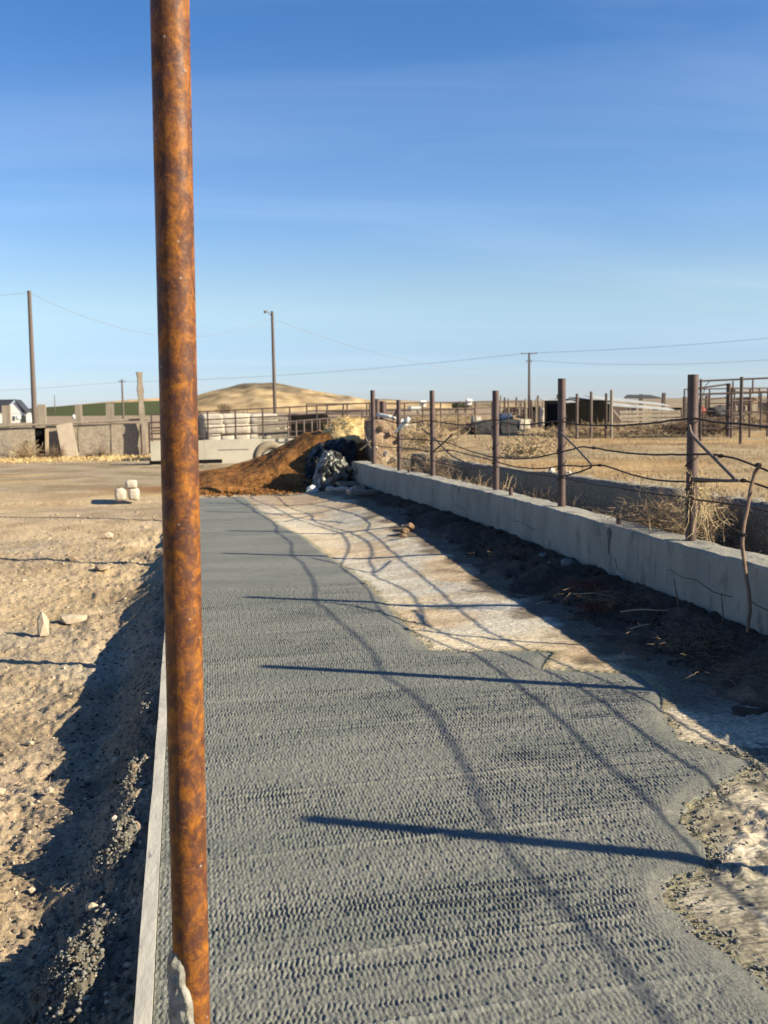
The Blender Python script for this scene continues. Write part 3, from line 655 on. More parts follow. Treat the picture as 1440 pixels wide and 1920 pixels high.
for (x, y, zt), lb in zip(POSTS, PL):
    t = thing('fence_post', (x, y, .56), lb, 'fence post', 'pipe posts standing on the long wall')
    r = .0395 if y < 13 else (.042 if y > 17.9 else .036)
    lean = .012 * math.sin(y * 3)
    n = 20; mb = MB(); a = np.arange(24) * 2 * math.pi / 24
    zs = np.linspace(.545, zt, n); mb.tube([(x + lean * 0, y, z) for z in zs], r, 24, caps=False).build('pipe', m_pipe, t, smooth=True)
    V = []; F = []
    for k in range(24): V += [(x + r * math.cos(a[k]), y + r * math.sin(a[k]), zt), (x + (r - .006) * math.cos(a[k]), y + (r - .006) * math.sin(a[k]), zt), (x + (r - .006) * math.cos(a[k]), y + (r - .006) * math.sin(a[k]), zt - .25)]
    for k in range(24):
        j = (k + 1) % 24; F += [(k * 3, j * 3, j * 3 + 1, k * 3 + 1), (k * 3 + 1, j * 3 + 1, j * 3 + 2, k * 3 + 2)]
    F.append(tuple(k * 3 + 2 for k in range(24)))
    MB().add(V, F).build('cut_top', m_pipe, t)
    if y > 5.5:
        for k, zc in enumerate([1.44, 1.17, .99, .88] if y < 11 else [1.36, 1.1, .93]):
            hel = [(x + (r + .006) * math.cos(q), y + (r + .006) * math.sin(q), zc - .05 + .10 * i / 13) for i, q in enumerate(np.linspace(2.6, 6.4, 14))]
            MB().tube(hel, .005, 5).build('tie_wire', m_cable, t, smooth=True)
for (y, zt, lb) in ((8.3, .655, 'short cut-off brown pipe stub on the wall right of the middle post'), (11.28, .66, 'small rusty pipe stub on the wall between two far posts'), (15.6, .63, 'tiny pipe stub low on the far wall top')):
    t = tag(MB().tube([(float(wf(y)) + .12, y, .56), (float(wf(y)) + .12, y, zt)], [.024, .024], 16).build('pipe_stub', m_pipe), lb, 'pipe stub', 'cut pipe stubs on the wall')

# ------------------------------------------------------------------ fence cables
def smoothpath(p, n=8):
    p = np.array(p, float); k = np.arange(len(p)); t = np.linspace(0, len(p) - 1, (len(p) - 1) * n + 1); o_ = []
    for i in range(p.shape[1]):
        c = p[:, i]; j = np.clip(t.astype(int), 0, len(p) - 2); f = t - j
        p0 = c[np.maximum(j - 1, 0)]; p1 = c[j]; p2 = c[j + 1]; p3 = c[np.minimum(j + 2, len(p) - 1)]
        o_.append(.5 * ((2 * p1) + (-p0 + p2) * f + (2 * p0 - 5 * p1 + 4 * p2 - p3) * f ** 2 + (-p0 + 3 * p1 - 3 * p2 + p3) * f ** 3))
    return np.stack(o_, -1)
def px(y): return float(np.interp(y, [p[1] for p in POSTS], [p[0] for p in POSTS]))
C1 = [(-.2, 1.42), (.4, 1.40), (1.11, 1.397), (1.7, 1.415), (2.2, 1.44), (2.95, 1.398), (3.58, 1.376), (4.2, 1.385), (4.68, 1.43), (5.3, 1.405), (6.13, 1.436), (6.69, 1.455), (7.1, 1.475), (7.72, 1.436), (8.43, 1.405), (9.26, 1.405), (9.84, 1.425),
      (10.9, 1.375), (11.6, 1.39), (12.1, 1.42), (12.8, 1.36), (13.6, 1.345), (14.74, 1.38), (15.5, 1.34), (16.3, 1.34), (17.3, 1.38), (18.3, 1.42)]
C2 = [(-.2, 1.05), (1, 1.04), (2.22, 1.07), (2.94, 1.047), (3.43, 1.041), (4.04, 1.036), (4.70, 1.036), (5.5, 1.06), (6.12, 1.167), (6.61, 1.225), (7.06, 1.213), (7.71, 1.186), (8.27, 1.180), (8.9, 1.196), (9.23, 1.19), (9.75, 1.12), (10.4, 1.045), (11.12, .993), (11.96, .973),
      (12.3, .98), (13.0, 1.016), (13.77, 1.082), (14.32, 1.10), (15.05, 1.097), (15.5, 1.09), (16.3, 1.09), (17.3, 1.17), (18.3, 1.17)]
C3 = [(-.2, .86), (1, .84), (2.22, .87), (2.91, .840), (3.42, .850), (3.97, .857), (4.43, .848), (4.85, .865), (5.5, .95), (6.12, 1.052), (6.35, 1.07), (6.65, 1.044), (7.2, 1.005), (7.71, .989), (8.09, 1.0), (8.51, 1.035), (8.78, 1.046), (9.15, 1.015), (9.7, .99), (10.3, .93), (11.2, .90), (12.1, .93),
      (13.0, .965), (13.86, .984), (14.6, .93), (15.5, .945), (16.3, .94), (17.6, .914), (18.3, .93)]
C4 = [(-.2, .70), (1, .68), (2.22, .70), (3.5, .685), (4.04, .70), (4.7, .742), (5.3, .80), (6.11, .889), (7.02, .886), (7.84, .874), (8.91, .862), (9.69, .868), (10.3, .858), (11.03, .854), (11.96, .857), (12.6, .80), (13.4, .77), (14.7, .80), (15.5, .77), (16.3, .78)]
for nm, C_, r, lb in (('fence_cable', C1, .0078, 'topmost dark steel cable sagging between the pipe posts'), ('fence_cable', C2, .0076, 'second dark cable from the top, kinked at the tied rods'),
                   ('fence_cable', C3, .0074, 'third dark cable from the top, crossing the hanging rope knot'), ('fence_cable', C4, .0066, 'lowest dark cable running just above the crumbled ledge')):
    p = smoothpath([(px(y) - .045 + (.02 if r < .0067 else 0), y, z) for y, z in C_], 6)
    p[:, 0] += .02 * fbm(p[:, 1] * 1.5, p[:, 1] * 0 + r * 1000, 2, 151); p[:, 2] += .006 * fbm(p[:, 1] * 5, p[:, 1] * 0, 2, 152 + int(r * 1e4))
    tag(MB().tube(p, r, 6).build(nm, m_cable, smooth=True), lb, 'cable', 'steel cables strung along the fence')
# knots and tied ends
KN = [(6.63, 1.222), (6.33, 1.07), (8.9, 1.196), (8.76, 1.045), (14.32, 1.10), (13.86, .984), (14.9, .93), (6.15, 1.185)]
KL = ['dark cable knot at the middle of the pale brace rod', 'dark cable knot beside the hanging rope', 'cable knot where the mid-span brace crosses the second cable', 'cable knot at the foot of the mid-span brace',
      'cable knot on the far span where two sticks cross', 'loose cable knot low on the far span', 'cable knot beside the far broken rod post', 'cable knot at the top of the hanging rope']
for (y, z), lb in zip(KN, KL):
    mb = MB()
    for k in range(4):
        q = [(px(y) - .045 + .011 * math.cos(t + k), y + .024 * math.cos(t * 1.0 + 2 * k) , z + .010 * math.sin(t + k)) for t in np.linspace(0, 6.2, 10)]
        mb.tube(q, .0050, 5)
    tag(mb.build('cable_knot', m_cable, smooth=True), lb, 'knot', 'knots in the fence cables')
# brace rods
RODS = [([(7.06, 1.43), (7.04, 1.385), (6.98, 1.34), (6.7, 1.21), (6.41, 1.078)], .0125, m_greypipe, 'bent grey brace rod slanting down right of the straw-wrapped post'),
        ([(6.98, 1.04), (6.55, 1.055), (6.36, 1.07)], .0115, m_greypipe, 'level grey rod tied to the third cable left of the rope knot'),
        ([(9.70, 1.315), (9.28, 1.18), (8.91, 1.045)], .0105, m_greypipe, 'slanting grey brace rod right of the middle post'),
        ([(9.66, .885), (9.2, .96), (8.91, 1.02)], .0085, m_cable, 'thin dark rod rising from the middle post foot to the brace'),
        ([(15.0, 1.26), (14.32, 1.10), (13.7, .93), (13.1, .86)], .0105, m_pipe, 'dark rod falling rightward from the far post'),
        ([(13.60, 1.215), (14.05, 1.07), (14.55, .93)], .0125, m_pipe, 'broken brown stick crossing the far span upward to the right')]
for pts_, r, mt, lb in RODS:
    p = smoothpath([(px(y) - .062, y, z) for y, z in pts_], 4)
    tag(MB().tube(p, r, 8).build('brace_rod', mt, smooth=True), lb, 'rod', 'rods tied between the fence cables')
# hanging rope: three twisted strands
HP = [(3.66, 6.104, 1.19), (3.655, 6.146, 1.156), (3.645, 6.16, 1.111), (3.612, 6.139, 1.036), (3.586, 6.11, .977), (3.545, 6.07, .888), (3.52, 6.049, .833), (3.485, 6.006, .76), (3.468, 5.981, .688), (3.465, 5.952, .597), (3.461, 5.917, .503), (3.457, 5.874, .405), (3.453, 5.851, .304), (3.45, 5.861, .22), (3.447, 5.859, .136), (3.443, 5.837, .055)]
p = smoothpath(HP, 14); hr = thing('hanging_rope', (3.46, 5.9, .05), 'twisted brown rope hanging from the cables in front of the wall', 'rope')
Lc = np.concatenate([[0], np.cumsum(np.linalg.norm(np.diff(p, axis=0), axis=1))])
for k in range(3):
    a = Lc * 150 + k * 2.094; q = p + .0062 * np.stack([np.cos(a), np.sin(a), 0 * a], -1)
    MB().tube(q, .0075, 6).build('strand', m_rope, hr, smooth=True)
mb = MB(); c0 = p[int(len(p) * .47)]
for k in range(3): mb.tube([c0 + np.array([.017 * math.cos(t), .017 * math.sin(t), .008 * k - .01]) for t in np.linspace(0, 6.3, 10)], .006, 5)
mb.build('knot', m_cable, hr)

# white plastic tubes
def ptube(p0, p1, r, lb):
    p0, p1 = np.array(p0), np.array(p1); t = thing('plastic_tube', tuple(p0), lb, 'plastic tube', 'white plastic tubes on the far fence')
    q = [p0 + (p1 - p0) * k for k in np.linspace(0, 1, 6)]; MB().tube(q, [r * .8, r, r, r, r, r * .85], 12).build('tube_body', m_cream, t, smooth=True)
    MB().tube([p0 - (p1 - p0) * .28, p0 + (p1 - p0) * .02], [r * .5, r * .62], 10).build('tube_neck', m_cream, t, smooth=True)
ptube((3.37, 16.25, 1.22), (3.52, 16.1, 1.41), .035, 'white plastic tube slanting up on the slim far post')
ptube((3.62, 18.0, 1.41), (3.40, 18.2, 1.46), .032, 'white plastic tube lying beside the farthest post')

# ------------------------------------------------------------------ crumbled ledge behind
LG = thing('feed_bunk_ledge', (4.5, 12, 0), 'dark pebbly crumbled concrete ledge behind the long wall', 'wall')
def ledge(y0, y1, xf0, tops, seed, x2=.22):
    q = np.linspace(y0, y1, int((y1 - y0) / .035)); top = np.interp(q, [t[0] for t in tops], [t[1] for t in tops])
    fr = np.array([0, .2, .4, .6, .8, .93, 1, 1, 1, .5]); xo = np.array([0, 0, 0, .0, .0, .01, .035, .12, x2, x2 + .02])
    Z = .12 + (top[:, None] - .12) * fr[None]; Y = np.repeat(q[:, None], 10, 1)
    X = np.interp(q, [0, 11, 15, 20], [4.45, 4.45, 4.35, 4.05])[:, None] + xf0 + xo[None] + .03 * fbm(Y * 3, Z * 6, 4, 161 + seed) + .018 * fbm(Y * 20, Z * 24, 2, 162)
    crumb = np.array([0, 0, 0, .2, .5, 1, 1, 1, 1, 0])[None]
    Z = Z + crumb * (.030 * fbm(Y * 5, X * 3, 4, 163 + seed) + .018 * fbm(Y * 22, X * 12, 2, 164))
    o = grid('ledge_section', X - 4.5, Y - 12, Z, m_ledge, parent=LG, smooth=False); return o
ledge(-2, 8.13, 0, [(-2, .80), (5, .80), (7.3, .795), (7.9, .78), (8.1, .80), (8.13, .74)], 0)
ledge(8.62, 13.0, 0, [(8.62, .52), (8.8, .69), (9.0, .775), (10.5, .755), (13.0, .73)], 1)
ledge(13.02, 18.8, 0, [(13.02, .715), (15.2, .70), (16.2, .705), (18.8, .72)], 2)
mb = MB()
for k in range(26): mb.rock((4.55 + rnd.uniform(-.08, .2), rnd.uniform(8.05, 9.0) if k < 18 else rnd.uniform(12.2, 12.7), .60 + rnd.uniform(0, .16) if k < 18 else .735), (rnd.uniform(.04, .12),) * 3, .3, 1)
tag(mb.build('rubble', m_palestone), 'pale broken concrete bits on the crumbled gap of the ledge', kind='stuff')

# ------------------------------------------------------------------ weeds round the wall and posts
def weed(name, c, R, Hh, n, lb, mat=m_dry, cat='weed', ball=False, r=.0022, up=.6, curl=1.0, group='dried weeds in the old feed bunk'):
    mb = MB(); weed_tubes(mb, c, R, Hh, n, r, curl, up, ball=ball)
    if group == 'dried weeds in the old feed bunk':
        for V in mb.v: lim = wf(V[:, 1]) + .295; V[:, 0] = np.where((V[:, 2] < .60) & (V[:, 0] < lim), 2 * lim - V[:, 0], V[:, 0])
    return tag(mb.build(name, mat), lb, cat, group)
mb = MB(); weed_tubes(mb, (3.73, 7.10, .78), .17, .30, 150, .0024, 1.0, .55, ball=True)
for k in range(34):
    a = rnd.uniform(0, 6.28); p0 = np.array([3.72 + .05 * math.cos(a), 7.08 + .05 * math.sin(a), rnd.uniform(.75, .98)]); d = np.array([math.cos(a) * rnd.uniform(.1, .5), math.sin(a) * .3, -rnd.uniform(.3, 1)]); d /= np.linalg.norm(d)
    L_ = rnd.uniform(.15, .36); mb.tube([p0, p0 + d * L_ * .4 + np.array([.02, 0, 0]), p0 + d * L_ * .75, p0 + d * L_ + np.array([.03 * rnd.gauss(0, 1), 0, .02])], [.0026, .0024, .002, .0012], 3, caps=False)
m_tuft = M('caught_straw', (.62, .48, .26), (.46, .34, .18), scale=9, rough=.9)
tag(mb.build('straw_tuft', m_tuft), 'tangled pale dry straw caught around the thick fence post', 'straw tuft')
weed('tumbleweed', (4.05, 7.95, .22), .52, .52, 800, 'large brown tumbleweed wedged behind the wall left of the straw-wrapped post', m_drybrown, 'tumbleweed', ball=True, r=.0026)
weed('tumbleweed', (3.98, 7.62, .45), .34, .34, 260, 'pale top tumbleweed sprawling against the straw-wrapped post', m_dry, 'tumbleweed', ball=True, r=.0022)
weed('dry_weed', (4.05, 6.45, .2), .40, .52, 90, 'pale twisted dry weed behind the wall at the right frame edge', r=.0026, up=.7)
weed('dry_weed', (4.1, 5.6, .2), .35, .50, 70, 'dry weed behind the wall just outside the right frame edge', r=.0026, up=.7)
weed('dry_weed', (4.02, 10.4, .25), .25, .46, 120, 'brown twiggy weed right of the post before the rubble heap', m_drybrown, r=.003)
weed('dry_weed', (3.98, 11.3, .3), .30, .42, 150, 'wide brown twiggy weed behind the small wall stub', m_drybrown, r=.003)
weed('dry_weed', (4.0, 12.6, .3), .16, .50, 60, 'upright pale forked weed left of the post before the rubble heap', r=.004, up=.9)
weed('dry_weed', (3.95, 13.5, .3), .28, .42, 110, 'low tan weed in the bunk between two far posts', r=.0035)
weed('dry_weed', (3.84, 14.2, .3), .18, .46, 50, 'tall pale dry weed right of the rod-tied post', r=.0045, up=.9)
weed('dry_weed', (3.75, 9.3, .5), .10, .18, 22, 'small curled dry sprig on the wall by the middle post', r=.0026)
weed('dry_weed', (3.85, 15.6, .3), .36, .45, 260, 'dark brown bushy weed filling the gap beside the far posts', m_drybrown, ball=True, r=.004)
weed('dry_weed', (4.3, 17.2, .3), .40, .45, 240, 'orange tan bushy weed behind the slim far post', m_dry, ball=True, r=.005)
weed('dry_weed', (3.9, 18.6, .3), .30, .40, 180, 'tan weed clump at the far wall end', m_dry, ball=True, r=.005)
# debris on the soil berm
for k, (x, y, L_, a, t_, lb) in enumerate(((3.36, 6.62, .22, 1.35, .9, 'dark thin stick leaning up against the wall right of the stone'), (3.40, 6.08, .20, 1.2, 1.05, 'dark stick poking up at the wall beside the rope'), (3.05, 6.9, .42, -.7, .12, 'pale bent twig lying across the dark soil'),
                                 (2.95, 6.5, .34, .2, .05, 'pale thin twig lying flat on the dark soil'), (3.15, 7.35, .3, 2.8, .05, 'short twig near the red twine'), (2.7, 7.7, .14, .3, .1, 'small pale hooked twig at the berm edge'))):
    z0 = berm_z(x, y) + .03; d = np.array([math.cos(a) * math.cos(t_), math.sin(a) * math.cos(t_), math.sin(t_)])
    p0 = np.array([x, y, z0]); pp = [p0, p0 + d * L_ * .35 + np.array([0, 0, .012]), p0 + d * L_ * .7, p0 + d * L_]
    tag(MB().tube(smoothpath(pp, 3), np.linspace(.0065, .0035, 10), 6).build('twig', m_drybrown if k < 2 else m_dry, smooth=True), lb, 'twig', 'twigs on the dark soil berm')
for (x, y, R, lb) in ((3.15, 7.75, .22, 'tangle of dull red twine on the dark soil by the wall'), (2.98, 7.15, .17, 'smaller tangle of dull red twine nearer the bare strip')):
    mb = MB(); weed_tubes(mb, (x, y, berm_z(x, y) + .0), R, .07, 90, .003, 1.3, .1, ball=True); tag(mb.build('twine_tangle', m_red), lb, 'twine', 'red twine tangles')
for (x, y, R, n, lb) in ((3.1, 5.9, .38, 260, 'dark mat of dry brush on the soil below the hanging rope'), (3.15, 5.1, .36, 200, 'dark mat of dry brush on the soil at the right frame edge'), (3.1, 7.2, .3, 160, 'thin mat of dry brush below the wall past the twine'), (3.05, 9.6, .25, 60, 'sparse dry brush on the far dark soil')):
    mb = MB(); weed_tubes(mb, (x, y, berm_z(x, y) + .0), R, .10, n, .0022, 1.1, .15, ball=True); tag(mb.build('brush_mat', m_drybrown), lb, None, None, 'stuff')
m_soilbrown = M('brown_soil', (.30, .20, .12), (.20, .13, .08), scale=8, rough=.95, spec=.1)
m_bluestone = M('grey_stone', (.20, .215, .22), (.15, .16, .165), scale=6, rough=.9, bump=.005, bscale=30)
for (x, y, z, d_, mt, nm, lb) in ((3.36, 8.75, .17, (.14, .10, .09), m_bluestone, 'stone', 'grey squarish stone against the wall foot left of the twine'), (3.34, 9.35, .15, (.12, .09, .07), m_bluestone, 'stone', 'rounded grey stone at the wall foot, farther than the squarish one'),
                          (3.30, 9.05, .13, (.05, .05, .04), m_stone, 'stone', 'tiny stone between two grey stones at the wall foot'), (2.62, 12.4, .13, (.10, .05, .03), m_stone, 'stone', 'small pale chip on the sunlit brown crumbs by the bare strip'),
                          (2.55, 12.0, .12, (.16, .12, .07), m_soilbrown, 'soil_clod', 'brown clod catching sun at the edge of the dark soil'), (2.68, 12.3, .13, (.2, .14, .09), m_soilbrown, 'soil_clod', 'large brown clod catching sun where a cable shadow crosses'), (2.47, 11.7, .10, (.12, .1, .05), m_soilbrown, 'soil_clod', 'flat brown clod at the near tip of the sunlit patch')):
    mb = MB().rock((x, y, z), d_, .15, 2); tag(mb.build(nm, mt), lb, 'stone' if nm == 'stone' else 'clod')

# ------------------------------------------------------------------ rocks in the yard
RK = [(-1.20, 8.85, .15, (.11, .10, .24), m_stone, 'upright pale stone standing in the left yard'), (-1.0, 9.25, .1, (.26, .14, .11), m_stone, 'pale stone lying flat right behind the upright one'),
      (-1.0, 13.9, .03, (.14, .12, .09), m_stone, 'small round pale stone near the white blocks'), (-2.62, 10.2, 0, (.10, .09, .07), m_stone, 'small pale stone in the left yard at the frame edge'),
      (-.68, 4.95, .06, (.075, .06, .055), m_stone, 'tan stone on the dirt at the ditch shadow tip'), (-.40, 5.35, .10, (.065, .055, .06), m_stone, 'rounded tan stone near the form board in the ditch'),
      (-.62, 3.95, .03, (.045, .04, .04), m_stone, 'small tan stone sunk in the ditch shade'), (-.95, 5.2, .05, (.09, .08, .06), m_stone, 'tan lump beside a shadowed crack in the yard'),
      (-1.75, 8.6, .05, (.09, .07, .05), m_stone, 'flat pale stone left of the upright one'), (-.93, 6.1, .04, (.07, .08, .05), m_stone, 'pale stone beside the ditch shadow bulge'),
      (-.33, 4.25, .04, (.05, .045, .04), m_palestone, 'whitish stone among the cement crumbs'), (-.36, 3.5, .05, (.06, .05, .04), m_stone, 'tan shard beside the form board near the camera'),
      (-1.3, 12.3, .02, (.14, .1, .06), m_clod, 'brown clod in the yard short of the white blocks'), (-.9, 11.5, .02, (.2, .14, .08), m_clod, 'low brown clod near the rusty post base line')]
for x, y, dz, d_, mt, lb in RK:
    z = float(yard_h(np.array([x]), np.array([y]))[0]); mb = MB().rock((0, 0, 0), tuple(q * (1 if y > 8 else .72) for q in d_), .26, 1, rz=0)
    v = mb.v[0]; mb.v[0] = v + np.array([x, y, z + d_[2] * .38])
    tag(mb.build('stone', mt), lb, 'stone', 'stones in the left yard')
for (x, z, w_, h_, lb) in ((-1.13, 0, .20, .23, 'left cream block of the little stack in the yard'), (-.90, 0, .19, .22, 'lower right cream block of the little stack in the yard'), (-.94, .215, .20, .15, 'cream block resting on top of the little stack')):
    import bmesh
    v, f = ico(3); s_ = np.sign(v) * np.abs(v) ** .45; s_ = s_ * np.array([w_, .22, h_]) / 2 * (1 + .03 * rng.normal(0, 1, (len(v), 1)))
    o = MB().add(s_ + np.array([x, 18.9, z + h_ / 2]), f).build('cream_block', m_palestone, smooth=True); tag(o, lb, 'block', 'cream blocks stacked in the yard')

# ------------------------------------------------------------------ brown pile, tarps, straw, end wall
yy = np.linspace(19.15, 28, 150); xx = np.linspace(-1.6, 4.1, 170); X, Y = np.meshgrid(xx, yy)
crest = lerp([-1.6, -.35, .37, 1.15, 1.72, 2.23, 2.63, 2.86, 3.7], [0, .0, .20, .34, .57, .82, 1.04, 1.07, 1.02], X)
front = ss(19.35, 21.6, Y + .3 * fbm(X * .8, Y * 0, 3, 171)) ** .85; back = ss(28, 22.6, Y)
Z = crest * front * back + .10 * fbm(X * 1.6, Y * 1.6, 4, 172) * ss(.02, .2, crest * front * back) + .022 * fbm(X * 7, Y * 7, 3, 173) * ss(0, .1, crest * front * back)
Z = Z + .10 * ss(.35, .1, np.hypot((X - .6) / 1.9, (Y - 19.9) / .55)) * 1.0
Z = np.where(crest * front * back < .012, -.03, Z)
o = grid('brown_silage_heap', X, Y, Z, m_manure); tag(o, 'sloping heap of orange brown silage at the slab end', 'heap'); 
P = []
n = 1000; x = rng.uniform(-.3, 3.3, n); y = 19.1 + np.abs(rng.normal(0, 1, n)) * .8
cr_ = lerp([-1.6, -.35, .37, 1.15, 1.72, 2.23, 2.63, 2.86, 3.7], [0, .0, .20, .34, .57, .82, 1.04, 1.07, 1.02], x) * ss(19.35, 21.6, y) ** .85
scatter('silage_crumbs', np.stack([x, y, cr_ + .02], -1), rng.uniform(.008, .026, n), m_manure, 'loose brown silage crumbs along the foot of the heap')

def crumpled(name, x0, x1, y0, y1, prof, mat, lb, cat, seed, amp=.12, nx=110, ny=90, freq=3.0):
    xx = np.linspace(x0, x1, nx); yy = np.linspace(y0, y1, ny); X, Y = np.meshgrid(xx, yy)
    u = (X - x0) / (x1 - x0); v = (Y - y0) / (y1 - y0)
    e = np.minimum(np.minimum(u, 1 - u), np.minimum(v, 1 - v))
    Zp = prof(X, Y); n1 = fbm(X * freq + Zp * 2, Y * freq * .5 + Zp * freq * 1.1 - X, 4, seed); fold = 1 - np.abs(2 * (n1 * 1.7 - np.floor(n1 * 1.7)) - 1)
    Z = Zp + amp * .45 * (fold - .5) * ss(0, .15, e) + amp * .35 * fbm(X * freq * 3, Y * freq * 3, 2, seed + 3)
    X = X + .05 * fbm(Y * 4, Z * 4, 2, seed + 5); Y = Y - amp * 1.3 * fold * ss(0, .1, e)
    Z = np.where(e < .03, -.04, Z)
    return tag(grid(name, X, Y, Z, mat), lb, cat)
def pr_black(X, Y):
    t = lerp([2.05, 2.25, 2.45, 2.7, 3.1, 3.5], [.05, .34, .62, .86, .95, .90], X); return t * ss(19.6, 20.5, Y) * (1 - .15 * ss(21, 22, Y))
crumpled('black_tarp', 2.05, 3.42, 19.45, 22.0, pr_black, m_black, 'glossy black plastic sheet draped over the heap in shade', 'tarp', 181, .10)
def pr_grey(X, Y):
    t = lerp([2.38, 2.5, 2.68, 2.9, 3.1, 3.25], [.04, .50, .78, .70, .48, .10], X); return t * ss(19.02, 19.50, Y)
crumpled('grey_tarp', 2.36, 3.22, 18.98, 19.95, pr_grey, m_grey, 'crumpled grey plastic sheeting with painted white fold highlights bunched at the slab end', 'tarp', 187, .15, 120, 120, 3.6)
mb = MB()
for k in range(9):
    mb.tube(smoothpath([(3.0 + .05 * k, 19.0, .42 + .04 * math.sin(k * 2)), (3.08 + .05 * k, 18.9, .50 - .03 * k), (3.16 + .04 * k, 18.92, .34 + .12 * (k % 2)), (3.2 + .03 * k, 18.95, .24 + .03 * k)], 4), .022, 5)
tag(mb.build('plastic_scrap', m_grey), 'thin white plastic scraps twisted by the far wall corner', 'plastic scrap')
mb = MB().rock((2.33, 19.15, .09), (.26, .14, .17), .3, 1); tag(mb.build('plastic_bag', m_cream), 'small white crumpled bag at the foot of the brown heap', 'bag')
for (x, y, d_, lb) in ((2.62, 18.82, (.22, .14, .12), 'left pale rock at the slab end below the grey sheeting'), (2.82, 18.72, (.34, .16, .12), 'middle pinkish rock at the slab end'), (3.0, 18.6, (.18, .14, .11), 'right pale rock at the corner of the dark shade')):
    mb = MB().rock((x, y, .10), d_, .18, 2); tag(mb.build('pale_rock', m_palestone), lb, 'rock', 'pale rocks at the slab end')
for (x, y, L_, a, lb) in ((3.0, 17.9, .9, 1.45, 'grey plank lying in the shade by the far wall'), (2.95, 16.9, .7, .4, 'short dark plank lying on the far soil'), (3.05, 18.9, .6, .2, 'grey block of lumber against the far wall corner')):
    tag(MB().box((x, y, .19), (L_, .16, .06), a, (.05, .04)).build('plank', m_wood), lb, 'plank', 'planks in the shade at the wall end')
# straw clump
yy = np.linspace(20.85, 22.6, 50); xx = np.linspace(2.74, 3.97, 60); X, Y = np.meshgrid(xx, yy)
Zs = lerp([2.74, 2.9, 3.1, 3.33, 3.72, 3.86, 3.97], [.9, 1.05, 1.27, 1.35, 1.34, 1.2, .85], X) * np.sin(np.clip((Y - 20.8) / 1.85, 0, 1) * math.pi) ** .3 + .09 * fbm(X * 5, Y * 5, 3, 191)
st = thing('straw_clump', (3.5, 22.3, .8), 'golden matted straw clump on top of the brown heap', 'straw')
def rel(o, t): o.location = tuple(-v for v in t['_o']); return o
rel(grid('straw_mat', X, Y, Zs, m_straw, parent=st), st)
k = rng.integers(0, X.size, 4200); P = np.stack([X.ravel()[k], Y.ravel()[k], Zs.ravel()[k] - .01], -1) + rng.normal(0, .02, (4200, 3))
rel(blades('straw_stems', P, rng.uniform(.01, .06, 4200), rng.uniform(.008, .018, 4200), m_straw, '', 4, None, st), st)
# end wall of piled earth and stone
ew = thing('stone_pier', (3.75, 19.9, 0), 'tan rough stone and earth pier at the far end of the long wall', 'pier')
mb = MB(); x0, x1, y0, y1, zt = 3.60, 4.14, 19.72, 20.75, 1.33
xx = np.linspace(0, 1, 22)
def face(fn, nu, nv, nm):
    u, v = np.meshgrid(np.linspace(0, 1, nu), np.linspace(0, 1, nv)); X, Y, Z = fn(u, v)
    dn = .035 * fbm(X * 5 + Z * 3, Y * 5 + Z * 5, 3, 201); rel(grid(nm, X + dn, Y + dn, Z + dn * .6, m_earthwall, parent=ew, smooth=False), ew)
face(lambda u, v: (x0 + (x1 - x0) * u, y0 + 0 * u, -.1 + (zt + .1) * v), 22, 40, 'front_face')
face(lambda u, v: (x0 + 0 * u, y1 + (y0 - y1) * u, -.1 + (zt + .1) * v), 60, 40, 'side_face')
face(lambda u, v: (x1 + 0 * u, y0 + (y1 - y0) * u, -.1 + (zt + .1) * v), 60, 40, 'side_face')
face(lambda u, v: (x0 + (x1 - x0) * u, y0 + (y1 - y0) * v, zt + 0 * u), 22, 60, 'top_face')
face(lambda u, v: (x0 + (x1 - x0) * u, y1 + 0 * u, -.1 + (zt + .1) * v), 22, 40, 'back_face')
for k in range(7):
    MB().rock((3.55 + .09 * k, 19.70 + rnd.uniform(0, .03), .45 + .12 * (k * 3 % 7)), (rnd.uniform(.12, .2), .08, rnd.uniform(.10, .16)), .25, 1).build('stone', m_palestone if k % 2 else m_earthwall, ew)
tag(MB().tube([(3.41, 19.62, 1.06), (3.60, 19.5, .62)], .016, 8).build('leaning_stick', m_greypipe), 'pale grey stick leaning between the heap and the far post', 'stick')
tag(MB().tube([(3.30, 19.5, .78), (3.47, 19.4, .93), (3.56, 19.4, 1.0)], .014, 6).build('forked_branch', m_dry), 'dry branch crossing the leaning grey stick', 'branch')
# cluster of stubby pipe posts beyond the pier
for (x, y, zt, r, lb) in ((4.05, 21.7, 1.76, .055, 'thick short pipe post just right of the farthest wall post'), (4.42, 24.2, 1.88, .04, 'thin tall pipe post standing beyond the tan pier'), (4.62, 24, 1.72, .075, 'blunt thick pipe post right of the thin tall one')):
    tag(MB().tube([(x, y, .2), (x, y, zt)], r, 14).build('pipe_post', m_pipe), lb, 'post', 'pipe posts beyond the tan pier')
tag(MB().tube([(4.42, 22, 1.2), (4.60, 22, 1.60)], .04, 10).build('leaning_pipe', m_pipe), 'short brown pipe leaning right beyond the tan pier', 'pipe')

